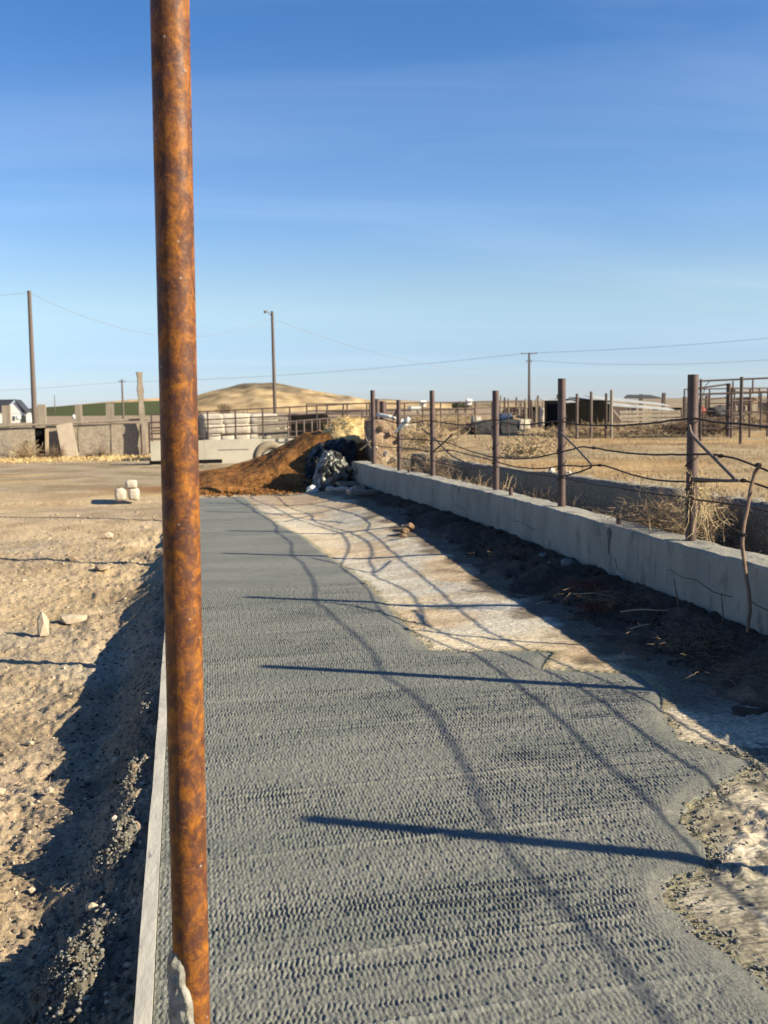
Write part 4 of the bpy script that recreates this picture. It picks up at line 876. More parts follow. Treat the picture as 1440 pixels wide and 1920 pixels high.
# ------------------------------------------------------------------ far curb, bales, dark stack, pipe fences
fc = thing('far_curb', (2, 31, 0), 'pale concrete curb wall across the yard below the pipe fence', 'wall')
for i, (xa, xb) in enumerate(((-.95, .6), (.604, 2.3), (2.304, 4.4), (4.404, 6.2))):
    MB().box(((xa + xb) / 2, 31 + .0 * i, .32), (xb - xa, .26, .74), 0, jit=.008).build('curb_section', m_curb, fc)
t = tag(MB().box((1.45, 30.86, .40), (.9, .012, .006)).build('curb_crack', m_darkint, fc), None)
def pipe_fence(name, p0, p1, z0, z1, nrails, nposts, r, lb, mat=m_farpipe, ext=0, group=None, cat='fence', slope=0, base=0):
    p0, p1 = np.array(p0, float), np.array(p1, float); t = thing(name, (p0[0], p0[1], base), lb, cat, group)
    for k in range(nposts):
        q = p0 + (p1 - p0) * k / (nposts - 1); MB().tube([(q[0], q[1], base), (q[0], q[1], z1 + ext + slope * k / (nposts - 1))], r * 1.35, 8).build('post', mat, t)
    for k in range(nrails):
        z = z0 + (z1 - z0) * k / max(1, nrails - 1)
        MB().tube([(p0[0], p0[1], z), (p1[0], p1[1], z + slope)], r, 6).build('rail', mat, t)
    return t
pipe_fence('pipe_fence', (-.9, 31.2), (5.6, 31.2), .735, 1.47, 4, 9, .018, 'rusty pipe rail fence standing on the pale far curb', slope=.24, ext=.02, base=.6)
pipe_fence('cattle_panel', (3.05, 30.7), (4.95, 30.9), .74, 1.19, 2, 9, .020, 'brown barred cattle panel leaning before the black covered stack', m_greypipe, slope=.12, base=.70)
# board stack right of the bales
bs = thing('board_wall', (2.7, 32, .5), 'weathered plank barrier between the white bales and the black stack', 'barrier')
for k in range(6): MB().box((2.72, 32, .66 + k * .125), (.95, .06, .105), 0, (0, .02 * (k % 3 - 1)), jit=.006).build('board', m_wood, bs)
# wrapped bales : rounded boxes, each one a thing
def bale(x, y, z, w_, h_, dp, lb, mat=m_bale, group='white wrapped bales behind the far curb', name='wrapped_bale', jit=.03):
    v, f = ico(3); s_ = np.sign(v) * np.abs(v) ** .30 * np.array([w_, dp, h_]) / 2; s_ = s_ * (1 + jit * fbm(v[:, 0] * 3 + x * 7, v[:, 2] * 3 + v[:, 1] * 2 + z * 9, 3, 211)[:, None] * 2)
    tag(MB().add(s_ + np.array([x, y, z]), f).build(name, mat, smooth=True), lb, 'bale', group)
BL = [(.92, 1.27, .62, .34, 'top left white wrapped bale beside the rusty post'), (1.62, 1.27, .86, .34, 'top middle white wrapped bale with squared corner'), (2.48, 1.26, .80, .32, 'top right white wrapped bale beside the plank barrier'),
      (.98, .97, .60, .32, 'middle-row left white wrapped bale'), (1.66, .97, .80, .32, 'middle-row centre white wrapped bale'), (2.50, .97, .86, .31, 'middle-row right white wrapped bale with ragged edge'),
      (.92, .66, .42, .32, 'bottom left white wrapped bale with slumped side'), (1.36, .64, .40, .30, 'bottom second white wrapped bale, shaded and torn'), (1.80, .66, .46, .32, 'bottom third white wrapped bale between two posts'), (2.36, .66, .62, .32, 'bottom right white wrapped bale narrowing down')]
for x, z, w_, h_, lb in BL: bale(x, 33.2, z, w_ * 1.18, h_ * 1.06, .9, lb)
for k, (x, z) in enumerate(((1.0, .35), (1.75, .35), (2.45, .35))): bale(x, 33.2, z, .72, .34, .9, ['hidden base bale under the left bale column', 'hidden base bale under the middle bale column', 'hidden base bale under the right bale column'][k])
bale(.55, 33.1, 1.0, .26, .8, .9, 'dark purple grey wrapped roll at the left end of the white bales', m_rubble, group=None)
mb = MB().rock((3.05, 33.1, 1.24), (.34, .3, .30), .3, 2); tag(mb.build('scrap_bundle', m_rubble), 'dark round scrap bundle at the right end of the top bales', 'scrap')
mb = MB().rock((3.12, 33.0, .98), (.5, .3, .26), .35, 2); tag(mb.build('torn_wrap', m_bale), 'torn white wrapping hanging at the right end of the bales', 'wrapping')
xx = np.linspace(3.22, 4.85, 60); yy = np.linspace(33.3, 35, 30); X, Y = np.meshgrid(xx, yy)
Z = lerp([3.22, 3.3, 3.6, 3.85, 4.2, 4.45, 4.6, 4.7, 4.85], [.2, 1.33, 1.40, 1.36, 1.35, 1.40, 1.36, 1.2, .2], X) * ss(33.28, 33.42, Y) * ss(35, 34.8, Y) + .02 * fbm(X * 4, Y * 4, 3, 221)
tag(grid('black_covered_stack', X, Y, Z, m_darkint), 'long stack under a black cover behind the barred cattle panel', 'stack')
pipe_fence('pipe_fence', (4.3, 36.5), (13.5, 40), 1.25, 1.72, 3, 13, .02, 'low rusty corral fence behind the black covered stack', base=.1)
# tyre half buried at the heap, plank
ty = thing('tyre', (2.15, 27.0, .25), 'tan dusty tyre leaning behind the brown heap against the curb', 'tyre')
a = np.linspace(0, 2 * math.pi, 40); mb = MB(); mb.tube([(2.2 + .34 * math.cos(q), 27.2 + .06 * math.cos(q), .30 + .34 * math.sin(q)) for q in a], .11, 12); mb.build('tread', M('dusty_tyre', (.30, .25, .17), (.22, .18, .13), scale=5, rough=.9), ty, smooth=True)
mb = MB(); mb.tube([(2.2 + .21 * math.cos(q), 27.12 + .05 * math.cos(q), .30 + .21 * math.sin(q)) for q in a], .022, 8); mb.build('bead', m_tyre, ty, smooth=True)
bm_ = thing('long_beam', (0, 30, 0), 'dark flat beam lying on blocks in front of the far curb', 'beam')
MB().box((.05, 29.6, .13), (2.0, .18, .10), .02).build('beam_top', m_darkint, bm_)
for x in (-.6, .6): MB().box((x, 29.6, .03), (.16, .2, .10), .02).build('beam_foot', m_wood, bm_)

# ------------------------------------------------------------------ left panel fence
pf = thing('panel_fence', (-4, 37, 0), 'grey weathered panel fence with stubby timber posts across the left yard', 'fence')
xa = [-14.2, -12.6, -11.0, -9.4, -7.8, -6.35, -4.95, -4.60, -3.55, -2.45, -1.40]
for i in range(len(xa) - 1):
    if i == 6: continue
    w_ = xa[i + 1] - xa[i] - .02; hz = 1.10 + .014 * (i - 4)
    if i >= 4: hz = 1.05 + .02 * (i - 4)
    u, v = np.meshgrid(np.linspace(0, 1, 14), np.linspace(0, 1, 14)); rel(grid('panel', xa[i] + w_ * u, 37 + .02 * fbm(u * 6 + i, v * 6, 3, 231) + .01 * i % .03, -.1 + (hz + .1) * v, m_panel, parent=pf, smooth=False), pf)
MB().box((-4.78, 37.1, .5), (.42, .04, 1.1)).build('back_board', m_darkint, pf)
for i, (xl, xr) in enumerate(((-14.2, -9.0), (-8.98, -4.7), (-4.68, -1.2))):
    za, zb = 1.03 + .033 * (xl + 7) , 1.03 + .033 * (xr + 7); za, zb = max(za, .98), max(zb, .98)
    MB().tube([(xl, 36.93, za + .05), (xr, 36.93, zb + .06)], .035, 6).build('top_rail', m_wood, pf)
for x, w_ in ((-13.2, .25), (-11.5, .26), (-9.6, .25), (-7.7, .26), (-5.89, .25), (-4.74, .27), (-3.52, .22), (-2.46, .27)):
    MB().box((x, 37.2, 1.0), (w_, .22, 1.66 + .02 * math.sin(x * 9)), 0, (0, .012 * math.sin(x * 5)), jit=.012).build('post', m_wood, pf)
P0 = MB(); Vt = []
zz_ = np.linspace(-.1, 2.9, 16)
for z in zz_:
    cx = -1.36 - .05 * (z / 2.9); w_ = .10 + .02 * math.sin(z * 9); tw = .25 * z
    for a_ in (.785, 2.356, 3.927, 5.498): Vt.append((cx + w_ * 1.25 * math.cos(a_ + tw * .3), 36.8 + w_ * math.sin(a_ + tw * .3), z))
F = [(i * 4 + k, i * 4 + (k + 1) % 4, (i + 1) * 4 + (k + 1) % 4, (i + 1) * 4 + k) for i in range(15) for k in range(4)] + [(3, 2, 1, 0), (60, 61, 62, 63)]
tag(P0.add(Vt, F).build('gnarled_post', m_wood), 'tall gnarled grey timber post at the right end of the panel fence', 'post')
tag(MB().tube([(-1.42, 36.72, 0), (-1.42, 36.72, 1.12)], .035, 8).build('red_brown_pipe', m_pipe), 'thin red brown pipe upright beside the gnarled post', 'post')
tag(MB().box((-3.88, 36.72, .58), (.52, .07, 1.2), 0, (-.06, -.13), jit=.01).build('leaning_slab', m_slabpale), 'pale smooth slab leaning against the panel fence', 'slab')
tag(MB().box((-4.54, 36.6, .5), (.11, .08, 1.02), 0, (-.05, .03), jit=.006).build('yellow_plank', m_palewood), 'yellow plank standing upright against the panel fence', 'plank')
for (x, R, h_, n, lb, mt) in ((-5.2, .5, .85, 200, 'tall tan dry weed before the left panels', m_dry), (-4.25, .35, .6, 130, 'brown dry weed between the yellow plank and pale slab', m_drybrown), (-2.75, .5, .38, 130, 'low brown weed at the foot of the right panels', m_drybrown), (-6.6, .7, .6, 170, 'brown dry weed before the leftmost visible panels', m_drybrown), (-3.2, .3, .3, 60, 'small weed sprig near the panel fence middle', m_drybrown)):
    weed('dry_weed', (x, 36.4, 0), R, h_, n, lb, mt, r=.008, up=.9, group='weeds along the panel fence')
pipe_fence('pipe_gate', (-1.2, 38.5), (.3, 38.5), .55, 1.15, 4, 3, .03, 'rusty pipe gate between the gnarled post and the rusty foreground post', base=0)
tag(MB().rock((-.38, 42, 1.25), (.28, .28, .34), .1, 2).build('white_drum', m_cream), 'small white drum seen just left of the rusty post', 'drum')

# ------------------------------------------------------------------ utility poles and wires
def pole(x, y, zt, r, lb, arms=(), lamp=False, lean=0, zb=-1.5):
    t = thing('utility_pole', (x, y, zb), lb, 'utility pole', 'utility poles')
    MB().tube([(x - lean * (zt - zb), y, zb) if False else (x, y, zb), (x - lean, y, zt)], [r, r * .62], 10).build('pole_shaft', m_pole, t)
    for (dz, w_) in arms: MB().box((x - lean, y, zt - dz), (w_, .12, .16)).build('crossarm', m_pole, t); [MB().tube([(x - lean + s_ * w_ * .45, y, zt - dz), (x - lean + s_ * w_ * .45, y, zt - dz + .28)], .06, 6).build('insulator', m_greypipe, t) for s_ in (-1, 1)]
    if lamp:
        MB().tube([(x - lean, y, zt - .5), (x - lean - .35, y, zt - .1), (x - lean - .55, y, zt + .05)], .035, 6).build('lamp_arm', m_greypipe, t); MB().rock((x - lean - .62, y, zt - .06), (.34, .3, .26), .05, 2).build('lamp_head', m_greypipe, t)
    return t
pole(-9.37, 70, 9.26, .19, 'tall plain timber pole left of the rusty post', lean=-.05)
pole(8.30, 95, 10.3, .19, 'tall timber pole with a small lamp arm right of the rusty post', lamp=True, lean=.05)
pole(65.1, 190, 11.3, .32, 'distant timber pole with a wide crossarm above the wooden stakes', arms=((.12, 3.3), (1.6, 1.2)))
pole(-13.6, 250, 8.8, .28, 'thin distant pole left of the gnarled post', arms=((.5, 1.6),), zb=-3)
pole(-60, 520, 9.2, .25, 'faint far pole between two fence stubs', arms=(), zb=-4)
pole(118, 130, 14.2, .3, 'utility pole out of sight beyond the right frame edge', arms=((.12, 3.3),))
def wire(p0, p1, sag, r, lb):
    p0, p1 = np.array(p0, float), np.array(p1, float); k = np.linspace(0, 1, 30)[:, None]; p = p0 + (p1 - p0) * k; p[:, 2] -= (4 * sag * k * (1 - k))[:, 0]
    tag(MB().tube(p, r, 4).build('overhead_wire', m_wire), lb, 'wire', 'overhead wires')
wire((-9.32, 70, 9.15), (8.2, 95, 9.7), 2.2, 0.014, 'sagging wire between the two nearest timber poles')
wire((-34, 60, 9.0), (-9.32, 70, 9.15), 1.0, 0.014, 'wire leaving the plain timber pole toward the left')
wire((8.3, 95, 9.6), (65.1, 190, 9.6), 2.6, 0.019, 'sagging wire from the lamp pole to the crossarm pole')
wire((-13.6, 250, 8.2), (64, 190, 11.2), 1.0, 0.028, 'long wire crossing behind the lamp pole to the crossarm')
wire((64.9, 190, 11.3), (118, 130, 14.1), 1.1, 0.026, 'wire climbing right from the crossarm pole, upper one')
wire((65.4, 190, 9.9), (118, 130, 11.6), 2.6, 0.022, 'wire running right from the crossarm pole, lower one')
wire((-120, 265, 8.0), (-13.6, 250, 8.2), 2.0, 0.028, 'faint long wire low across the left sky')

# ------------------------------------------------------------------ white house far left
hs = thing('white_house', (-34, 200, -1), 'white gabled house with a dark roof at the far left', 'house')
gx = -29.6; y0, y1 = 196.5, 203.5
def poly(nm, V, F, mt, par): return MB().add(V, F).build(nm, mt, par)
MB().box((-36.6, 200, .35), (13.4, 6.6, 2.7)).build('wall', m_white, hs)
# gable wall turned to the viewer: the ridge runs left, the gable end faces front right
V = [(-33.9, 196.6, 1.7), (-29.9, 196.6, 1.7), (-31.3, 196.6, 4.0), (-33.9, 203.4, 1.7), (-29.9, 203.4, 1.7), (-31.3, 203.4, 4.0)]
poly('gable', [(-30.4, 196.58, 1.6), (-34.2, 196.58, 1.6), (-31.6, 196.58, 3.75), (-30.4, 203.3, 1.6), (-34.2, 203.3, 1.6), (-31.6, 203.3, 3.75)], [(0, 2, 1), (3, 4, 5), (0, 3, 5, 2), (1, 2, 5, 4), (0, 1, 4, 3)], m_white, hs)
MB().box((-31.3, 196.9, .4), (4.4, .5, 2.5)).build('front_wall', m_white, hs)
poly('roof', [(-44, 196.2, 1.55), (-34.4, 196.2, 1.55), (-31.75, 196.3, 3.95), (-44, 199.6, 3.95), (-44, 196.2, 1.70), (-34.3, 196.2, 1.70), (-31.65, 196.3, 4.1), (-44, 199.6, 4.1)], [(0, 1, 2, 3), (7, 6, 5, 4), (0, 4, 5, 1), (1, 5, 6, 2), (2, 6, 7, 3), (3, 7, 4, 0)], m_roofdark, hs)
poly('roof', [(-31.75, 196.3, 3.95), (-29.8, 196.3, 1.4), (-29.8, 203.6, 1.4), (-31.75, 203.6, 3.95), (-31.65, 196.25, 4.1), (-29.65, 196.25, 1.5), (-29.65, 203.65, 1.5), (-31.65, 203.65, 4.1)], [(0, 1, 2, 3), (7, 6, 5, 4), (0, 4, 5, 1), (1, 5, 6, 2), (2, 6, 7, 3), (3, 7, 4, 0)], m_roofdark, hs)
wd = MB().box((-30.35, 196.6, .55), (.85, .12, 1.3)).build('window', m_glassdk, hs); MB().box((-32.0, 196.6, .7), (.3, .10, .8)).build('window', m_glassdk, hs)
tag(MB().rock((-28.9, 195, .55), (1.0, 1.0, .8), .1, 2).build('white_tank', m_cream), 'small white tank beside the white house', 'tank')
tag(MB().rock((-19.6, 198, .5), (.8, .8, .9), .1, 2).build('white_barrel', m_cream), 'white barrel on the far ground between fence stubs', 'barrel')

hs.location.x += 2.15; hs.location.z -= .25
# ------------------------------------------------------------------ hills
m_hill = M('dry_hill', (.52, .37, .17), (.84, .80, .78), scale=.012, rough=1, spec=0, tint=True, base3=(.25, .19, .11), scale3=.03, ramp3=(.60, .70), world=True, det=9, stretch=(1, 1, 3), fine=.15, fscale=.08)
m_green = M('green_field', (.105, .12, .06), (.08, .095, .05), scale=.01, rough=1, spec=0, world=True, stretch=(.3, 1, 1))
m_ridge = M('far_ridge', (.36, .29, .20), (.27, .23, .17), scale=.006, rough=1, spec=0, world=True, stretch=(1, .4, 2), det=8)
def ridge(name, y, prof, depth, mat, lb, seed, amp=.8, base=-6, nx=160):
    xs_ = np.linspace(prof[0][0], prof[-1][0], nx); top = np.interp(xs_, [p[0] for p in prof], [p[1] for p in prof])
    v = np.linspace(0, 1, 28); X = np.repeat(xs_[None], 28, 0); Y = y - depth * (1 - v[:, None]) + 0 * X
    X = X * (Y / y)
    Z = base + (top[None] - base) * np.sin(v[:, None] * math.pi / 2) ** 1.1
    Z = Z + amp * fbm(X * .03, Y * .03, 4, seed) * np.sin(v[:, None] * math.pi) + amp * .25 * fbm(X * .06, Y * 0 + 3, 3, seed + 1) * v[:, None]
    hn = fbm(X * .02, Z * .12, 4, seed + 7); cm = ss(-.05, .12, hn + (Z - 17) * .022 + (X - 60) * .0012); hc = np.array([.53, .40, .225]) * (1 - cm[..., None]) + np.array([.25, .205, .14]) * cm[..., None]; hc = hc * (1 + .85 * fbm(X * .09, Z * .5, 3, seed + 8))[..., None]
    hc = np.concatenate([hc, hc[-1:]])
    X2, Y2, Z2 = X[-1:], Y[-1:] + depth, Z[-1:] * 0 + base
    return tag(grid(name, np.concatenate([X, X2]), np.concatenate([Y, Y2]), np.concatenate([Z, Z2]), mat, hc if mat is m_hill else None), lb, kind='structure')
ridge('dry_hill', 1200, [(-110, 6), (-40, 9.5), (10, 14.5), (23, 18.4), (47, 24), (60, 27), (78, 29.6), (105, 29.8), (132, 24.2), (163, 18.2), (190, 14), (214, 9), (260, 7), (330, 4), (420, 0)], 520, m_hill, 'rounded tan dry hill with scrubby brown crown', 241, 3.0)
ridge('green_hill', 640, [(-420, -1), (-160, 2.0), (-103, 2.4), (-82, 3.9), (-45, 6.0), (-14, 6.9), (-4, 6.8), (1, 3), (6, -4)], 260, m_green, 'low green sown field on a rise at the far left', 251, .6)
ridge('tan_rise', 800, [(-100, 4.5), (-40, 9.3), (-10, 10.9), (4, 11.0), (10, 4)], 100, m_hill, 'thin tan strip of land above the green field', 255, .3)
ridge('far_ridge', 2400, [(-2600, -6), (-900, -4), (0, 4), (380, 14), (470, 19), (545, 12), (620, 9), (760, 12), (900, 9), (1450, 12), (2600, 6)], 900, m_ridge, 'low brown horizon ridge behind the fence', 261, 3.0, -12, 240)

# ------------------------------------------------------------------ shrubs and trees by the hill
def shrub(x, y, z, w_, h_, lb, mat=m_drybrown, n=260, r=.02, name='bare_shrub', cat='shrub', group='bare shrubs far across the yard'):
    t = thing(name, (x, y, z), lb, cat, group); mb = MB(); 
    for k in range(6): a = k * 1.05; mb.tube([(x, y, z), (x + .2 * w_ * math.cos(a), y + .2 * w_ * math.sin(a), z + h_ * .5)], [r * 2.4, r], 5)
    mb.build('stems', mat, t)
    mb = MB(); weed_tubes(mb, (x, y, z + h_ * .12), w_ * .55, h_ * .85, n, r, 1.0, .8, ball=True, seg=4); mb.build('twigs', mat, t); return t
shrub(4.7, 120, 0, 1.5, 1.9, 'round bare grey tree before the tan hill', n=260, r=.03, name='bare_tree', cat='tree')
shrub(1.7, 118, 0, 1.0, 1.4, 'small bare shrub left of the round bare tree', n=150, r=.03)
shrub(7.2, 124, 0, 1.6, 1.0, 'low bare shrub right of the round bare tree', n=150, r=.03)

# ------------------------------------------------------------------ right background
# brush along the far edge of the field
for k, (x, y, w_, h_, mt, lb) in enumerate(((13.6, 52, 3.0, .75, m_dry, 'tan bushy brush left of the rubble heap'), (12.2, 53, 1.6, .6, m_dry, 'small tan brush farther left of the rubble heap'), (15.3, 39, 2.2, .35, m_drybrown, 'low brown brush right of the rubble heap'),
        (13.9, 37.6, 1.8, .30, m_dry, 'low tan brush in front of the stake fence'), (15.6, 37.2, 1.6, .38, m_dry, 'tan brush under the dark shed, left of the pale post'), (17.0, 37.0, 1.7, .36, m_dry, 'tan brush just right of the pale post'),
        (18.4, 36.5, 1.8, .42, m_drybrown, 'brown brush below the gate frame'), (19.6, 36.0, 1.6, .42, m_drybrown, 'dark brown brush at the thick gate post'), (10.6, 30, 1.6, .22, m_dry, 'tan brush in the field behind the fence middle'), (8.2, 24, 1.6, .28, m_dry, 'tan brush low in the field behind the far posts'),
        (25.2, 42, 2.2, .6, m_dry, 'tan brush mound right of the dark machinery'), (23.5, 44, 2.2, .5, m_drybrown, 'dark brush behind the red object'), (8.6, 40, 2.8, .4, m_dry, 'orange tan brush beyond the tan pier'), (11, 44, 3, .4, m_drybrown, 'brown brush beyond the rod-tied post'), (7.0, 30, 2, .55, m_dry, 'tan brush behind the slim far post'))):
    z = float(base_h(np.array([x * 1.0]), np.array([y * 1.0]))[0])
    mb = MB(); weed_tubes(mb, (x, y, z), w_ * .55, h_, 420, .011, 1.0, .7, ball=True, seg=4); tag(mb.build('dry_brush', mt), lb, 'brush', 'dry brush round the field')
# rubble heap
for (x, y, z, d_, mt, nm, lb, ct) in ((13.25, 45, .60, (1.2, .9, .62), m_rubble, 'rubble_block', 'dark angular rubble block at the left of the heap', 'rubble'), (14.45, 45, .60, (1.35, .9, .66), m_rubble, 'rubble_block', 'wide dark rubble block under the blue object', 'rubble'),
        (12.6, 45.1, .50, (.7, .7, .42), m_rubble, 'rubble_block', 'small dark rubble block at the heap left end', 'rubble'), (15.1, 44.8, .68, (.6, .5, .5), m_palestone, 'rubble_block', 'pale rubble block at the heap right end', 'rubble'), (14.8, 45.0, .95, (.45, .4, .3), m_earthwall, 'rubble_block', 'tan rubble chunk on the heap', 'rubble'),
        (14.25, 45, 1.05, (.62, .5, .34), m_blue, 'blue_barrel', 'dark blue object lying on the rubble heap', 'barrel'), (13.0, 45.3, .95, (.45, .4, .25), m_palestone, 'rubble_block', 'pale stone on top of the heap left', 'rubble'),
        (16.9, 47, .95, (.5, .4, .95), m_palestone, 'rubble_block', 'pale upright block before the stake fence', 'rubble'), (10.95, 52, .75, (.75, .5, .35), m_cream, 'white_tub', 'white tub lying at the field edge behind the fence', 'tub'), (11.4, 52, .55, (.6, .5, .4), m_palestone, 'rubble_block', 'pale block beside the white tub', 'rubble')):
    mb = MB(); v, f = ico(2); s_ = np.sign(v) * np.abs(v) ** .35 * np.array(d_) / 2 * (1 + rng.uniform(-.16, .16, (len(v), 1))); tag(mb.add(s_ + np.array([x, y, z]), f).build(nm, mt), lb, ct, 'rubble at the field edge')
# stake fence : wooden stakes of uneven height
sf = thing('stake_fence', (18, 55, .2), 'row of uneven grey timber stakes across the far side of the field', 'fence')
for k in range(26):
    x = 17.2 + k * .165 + rnd.uniform(-.06, .06); h_ = rnd.uniform(1.3, 2.1) + (.35 if k in (10, 20) else 0)
    MB().tube([(x, 55, .1), (x + rnd.uniform(-.08, .08), 55, h_)], [rnd.uniform(.05, .09), .05], 6).build('stake', m_farpipe if k % 3 else m_wood, sf)
for z in (.7, 1.15): MB().box((19.3, 55.1, z), (4.4, .05, .16), 0, (0, .01)).build('rail', m_wood, sf)
for k in range(12): MB().box((17.4 + k * .34, 55.25, .75 + .06 * (k % 3)), (.28, .04, 1.2), 0, (0, .05 * (k % 3 - 1))).build('slab_board', m_wood if k % 3 == 0 else m_farpipe, sf)
pipe_fence('pipe_fence', (8.2, 60), (16, 56), .6, 1.35, 3, 9, .03, 'low rusty fence far behind the two middle posts', base=.1)
pipe_fence('pipe_fence', (5.0, 44), (9.6, 46), .5, 1.3, 3, 6, .028, 'rusty fence bars beyond the tan pier', base=.1)
sf2 = thing('board_fence', (25, 47, .2), 'low grey board fence with dark posts beyond the pipe corral', 'fence')
for k in range(11):
    x = 19.9 + k * .92; MB().box((x, 47.2, .78 + .05 * (k % 3)), (.86, .05, 1.0 + .14 * (k * 7 % 4)), 0, (0, .02 * (k % 3 - 1)), jit=.02).build('board', (m_wood, m_farpipe, m_panel)[k % 3], sf2)
# sheds with white sheet roofs
sh = thing('collapsed_shed', (19, 41, .3), 'low collapsed dark shed with white sheet metal roof pieces', 'shed')
MB().box((17.0, 43.2, 1.0), (3.0, .06, 1.5), .0).build('back_wall', m_darkint, sh)
for k in range(5): MB().box((15.75 + k * .36, 41.6, 1.80 - .06 * abs(k - 2)), (.35, 1.6, .035), 0, (.06, .03 * (k - 2))).build('dark_roof_sheet', m_darkint, sh)
MB().box((15.6, 42, .95), (.05, 2.2, 1.3)).build('side_wall', m_darkint, sh)
def quadsheet(P4, nm, mt, th=.03, par=sh):
    P4 = np.array(P4, float); V = np.concatenate([P4, P4 + np.array([0, 0, -th])]); MB().add(V, [(0, 1, 2, 3), (7, 6, 5, 4), (0, 4, 5, 1), (1, 5, 6, 2), (2, 6, 7, 3), (3, 7, 4, 0)]).build(nm, mt, par)
quadsheet([(16.85, 41, 1.80), (20.3, 41, 1.46), (20.35, 42.2, 1.58), (16.95, 42.2, 1.97)], 'roof_sheet', m_whitemetal)
quadsheet([(17.4, 40.3, 1.50), (20.2, 40.3, 1.26), (20.2, 40.95, 1.36), (17.4, 40.95, 1.64)], 'roof_sheet', m_whitemetal)
quadsheet([(15.5, 40.6, 1.66), (15.95, 40.6, 1.68), (15.95, 41.2, 1.74), (15.5, 41.2, 1.72)], 'roof_sheet', m_whitemetal)
quadsheet([(15.9, 44.2, 1.72), (17.0, 44.0, 1.68), (17.1, 45.0, 1.80), (16.0, 45.2, 1.86)], 'roof_sheet', m_whitemetal)
for k in range(4): MB().box((18.9, 39.9 + .02 * k, .74 + .155 * k), (2.7, .05, .12), 0, (0, .008 * (k % 2)), jit=.01).build('wall_board', m_wood if k % 2 else m_panel, sh)
quadsheet([(19.0, 42.8, 1.82), (20.9, 42.8, 1.78), (20.5, 43.4, 1.94), (19.4, 43.4, 1.96)], 'ridge_piece', m_rubble)
for (x, y, zt, r, mt, lb) in ((14.2, 36.1, 1.96, .055, m_greypipe, 'grey post standing left before the dark shed'), (14.75, 36.1, 2.03, .055, m_greypipe, 'grey post at the middle of the dark shed front'), (15.42, 36.3, 1.96, .05, m_farpipe, 'thin brown post touching the pale shed post'), (15.50, 36, 2.08, .06, m_wood, 'tall pale wooden post before the shed roof edge')):
    tag(MB().tube([(x, y, .2), (x, y, zt)], r, 8).build('shed_post', mt), lb, 'post', 'posts before the collapsed shed')
tag(MB().tube([(15.58, 36, 1.32), (15.92, 36, .9)], .04, 6).build('brace_board', m_wood), 'slanting board beside the pale shed post', 'board')
tag(MB().tube([(18.9, 36, .9), (19.35, 36.2, 2.2), (19.55, 36.2, 2.4)], .018, 5).build('bent_stick', m_farpipe), 'thin bent stick rising above the gate frame', 'stick')
for k in range(9):
    x = 20.6 + k * 1.15; MB().box((x, 47, .95 + .1 * (k % 2)), (.14, .14, 1.6 + .3 * (k % 3)), 0, (0, .03 * (k % 3 - 1))).build('post', m_farpipe, sf2) if k else None
# gate frame
gf = thing('pipe_gate', (19, 34, .3), 'open pipe gate frame before the white sheet roof', 'gate')
def T(par, a, b_, r, nm, mt=m_farpipe): return MB().tube([a, b_], r, 8).build(nm, mt, par)
T(gf, (18.02, 35, 2.02), (18.15, 35, .55), .035, 'upright'); T(gf, (18.5, 35, 2.05), (18.68, 35, .5), .035, 'upright'); T(gf, (18.0, 35, 2.04), (19.6, 35, 2.22), .032, 'top_bar'); T(gf, (18.05, 35, 1.62), (19.6, 35, 1.74), .022, 'middle_bar'); T(gf, (18.1, 35, .92), (19.6, 35, 1.02), .02, 'lower_bar')
gp = thing('gate_post', (19.65, 35, .3), 'thick dark post with a pale board behind at the gate frame end', 'post')
T(gp, (19.62, 35, .2), (19.62, 35, 2.25), .085, 'post'); MB().box((19.82, 35.3, 1.2), (.16, .10, 1.9)).build('pale_board', m_palewood, gp)
# corral fences right
cf = thing('corral_fence', (20, 30, .3), 'large pipe corral fence at the right with a tall main post', 'fence')
YF = 28.6
T(cf, (16.45, YF, .30), (16.45, YF, 2.32), .050, 'post'); T(cf, (15.45, YF + .6, .35), (15.45, YF + .6, 2.28), .040, 'post'); T(cf, (17.45, YF, .8), (17.45, YF, 2.1), .030, 'post'); T(cf, (18.5, YF, .3), (18.5, YF, 2.3), .050, 'post')
T(cf, (16.2, YF + .05, 1.86), (16.2, YF + .05, 2.2), .025, 'short_upright'); T(cf, (16.85, YF + .05, 1.84), (16.85, YF + .05, 2.25), .025, 'short_upright'); T(cf, (17.1, YF, .72), (17.1, YF, 1.86), .028, 'short_upright')
T(cf, (15.4, YF + .6, 2.22), (19.5, YF, 2.34), .028, 'rail'); T(cf, (15.3, YF + .6, 1.82), (19.5, YF, 1.90), .030, 'rail'); T(cf, (15.4, YF + .6, .78), (19.5, YF, .78), .026, 'rail'); T(cf, (15.4, YF + .6, 1.32), (19.5, YF, 1.20), .018, 'rail')
pipe_fence('corral_fence', (18.9, 33.5), (20.9, 34.5), .75, 2.05, 4, 3, .028, 'smaller pipe corral panel behind the thick straw-wrapped post', base=.3)
pipe_fence('corral_fence', (23.5, 46), (30, 46), .8, 2.2, 3, 6, .03, 'distant pipe corral panel near the right frame edge', base=.3)
tag(MB().box((29.4, 50, 2.08), (1.6, 1.6, .08), 0, (.1, -.03)).build('grey_roof_sheet', m_panel), 'grey flat roof sheet on the distant right mound', 'roof')
tag(MB().box((29.3, 50.5, 1.25), (1.0, 1.2, 1.1), .1, jit=.1).build('dirt_block', m_earthwall), 'square tan block under the distant grey roof sheet', 'block')
tag(MB().rock((18.6, 35, 1.28), (.22, .2, .28), .25, 2).build('red_object', m_redp), 'faded red object seen just right of the straw-wrapped post', 'red object')
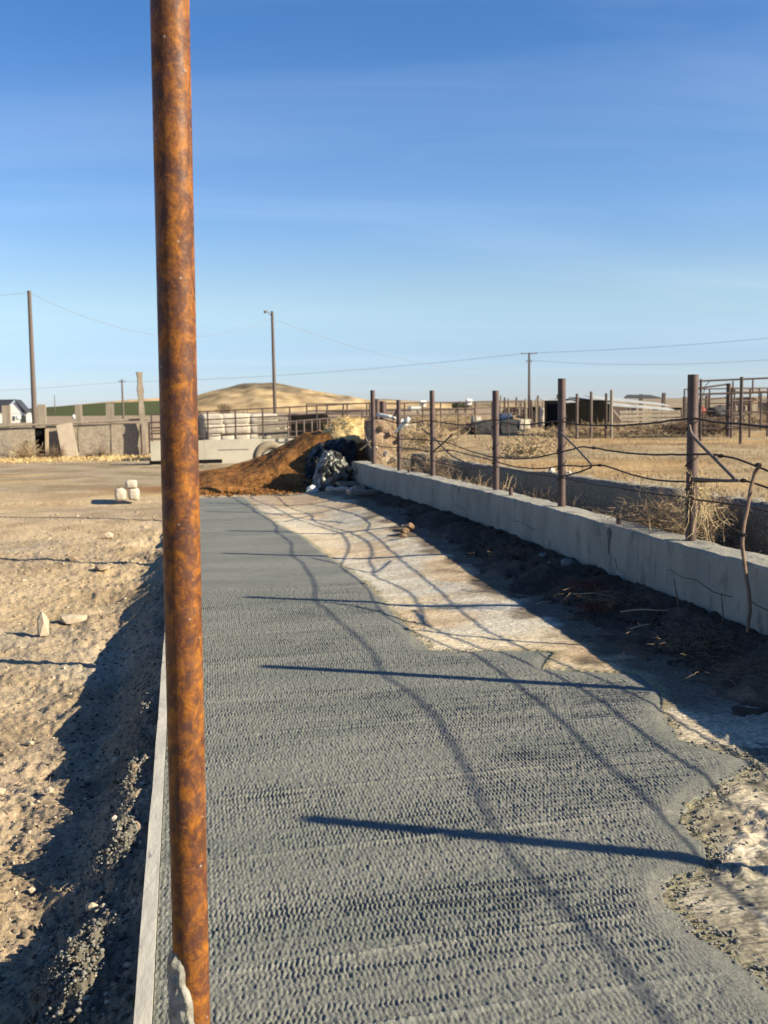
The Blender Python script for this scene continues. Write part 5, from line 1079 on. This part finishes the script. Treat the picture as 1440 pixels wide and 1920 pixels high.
tag(MB().rock((21.9, 40, 1.2), (.9, .7, .5), .3, 2).build('dark_machine', m_rubble), 'dark lump of old machinery behind the corral fence', 'machinery')
tag(MB().box((13.9, 62, 1.42), (.6, .6, .28), .1).build('white_trailer', m_cream), 'small white trailer box on the horizon between posts', 'trailer')
for (x, y, z, d_, lb) in ((46.6, 200, 2.1, (1.1, 1, .7), 'white shed spot on the horizon left of the middle fence post'), (56, 200, 2.3, (.95, 1, .7), 'white tank on the horizon right of the middle fence post')):
    t = thing('far_shed', (x, y, 0), lb, 'shed', 'white buildings on the horizon'); MB().box((x, y, z - .3), d_).build('wall', m_white, t)
    MB().add([(x - d_[0] * .55, y - 1.1, z + d_[2] / 2 - .3), (x + d_[0] * .55, y - 1.1, z + d_[2] / 2 - .3), (x + d_[0] * .55, y + 1.1, z + d_[2] / 2 - .3), (x - d_[0] * .55, y + 1.1, z + d_[2] / 2 - .3), (x - d_[0] * .55, y, z + d_[2] / 2 + .2), (x + d_[0] * .55, y, z + d_[2] / 2 + .2)], [(0, 1, 5, 4), (2, 3, 4, 5), (0, 4, 3), (1, 2, 5), (0, 3, 2, 1)]).build('roof', m_white, t)
for (x, y, w_, h_, lb) in ((56.2, 210, 1.7, 1.0, 'dark green far tree clump right of the white horizon tank'), (59.4, 215, 1.5, .8, 'dark green far tree clump beside the white horizon tank')):
    t = thing('far_tree', (x, y, 0), lb, 'tree', 'far trees on the horizon'); MB().tube([(x, y, -1), (x, y, 1.4)], [.3, .2], 6).build('trunk', m_pole, t)
    P = np.stack([rng.normal(x, w_ * .25, 700), rng.normal(y, .5, 700), 1.2 + np.abs(rng.normal(0, h_ * .38, 700))], -1); v, f = ico(1); f = np.array(f)
    V = (v[None] * rng.uniform(.06, .2, (700, 1, 1)) + P[:, None]).reshape(-1, 3) - np.array([x, y, 0]); Fc = (f[None] + (np.arange(700) * len(v))[:, None, None]).reshape(-1, 3)
    soup('crown', V, Fc, M('dark_foliage', (.05, .06, .035), rough=.9), t)
unmark()
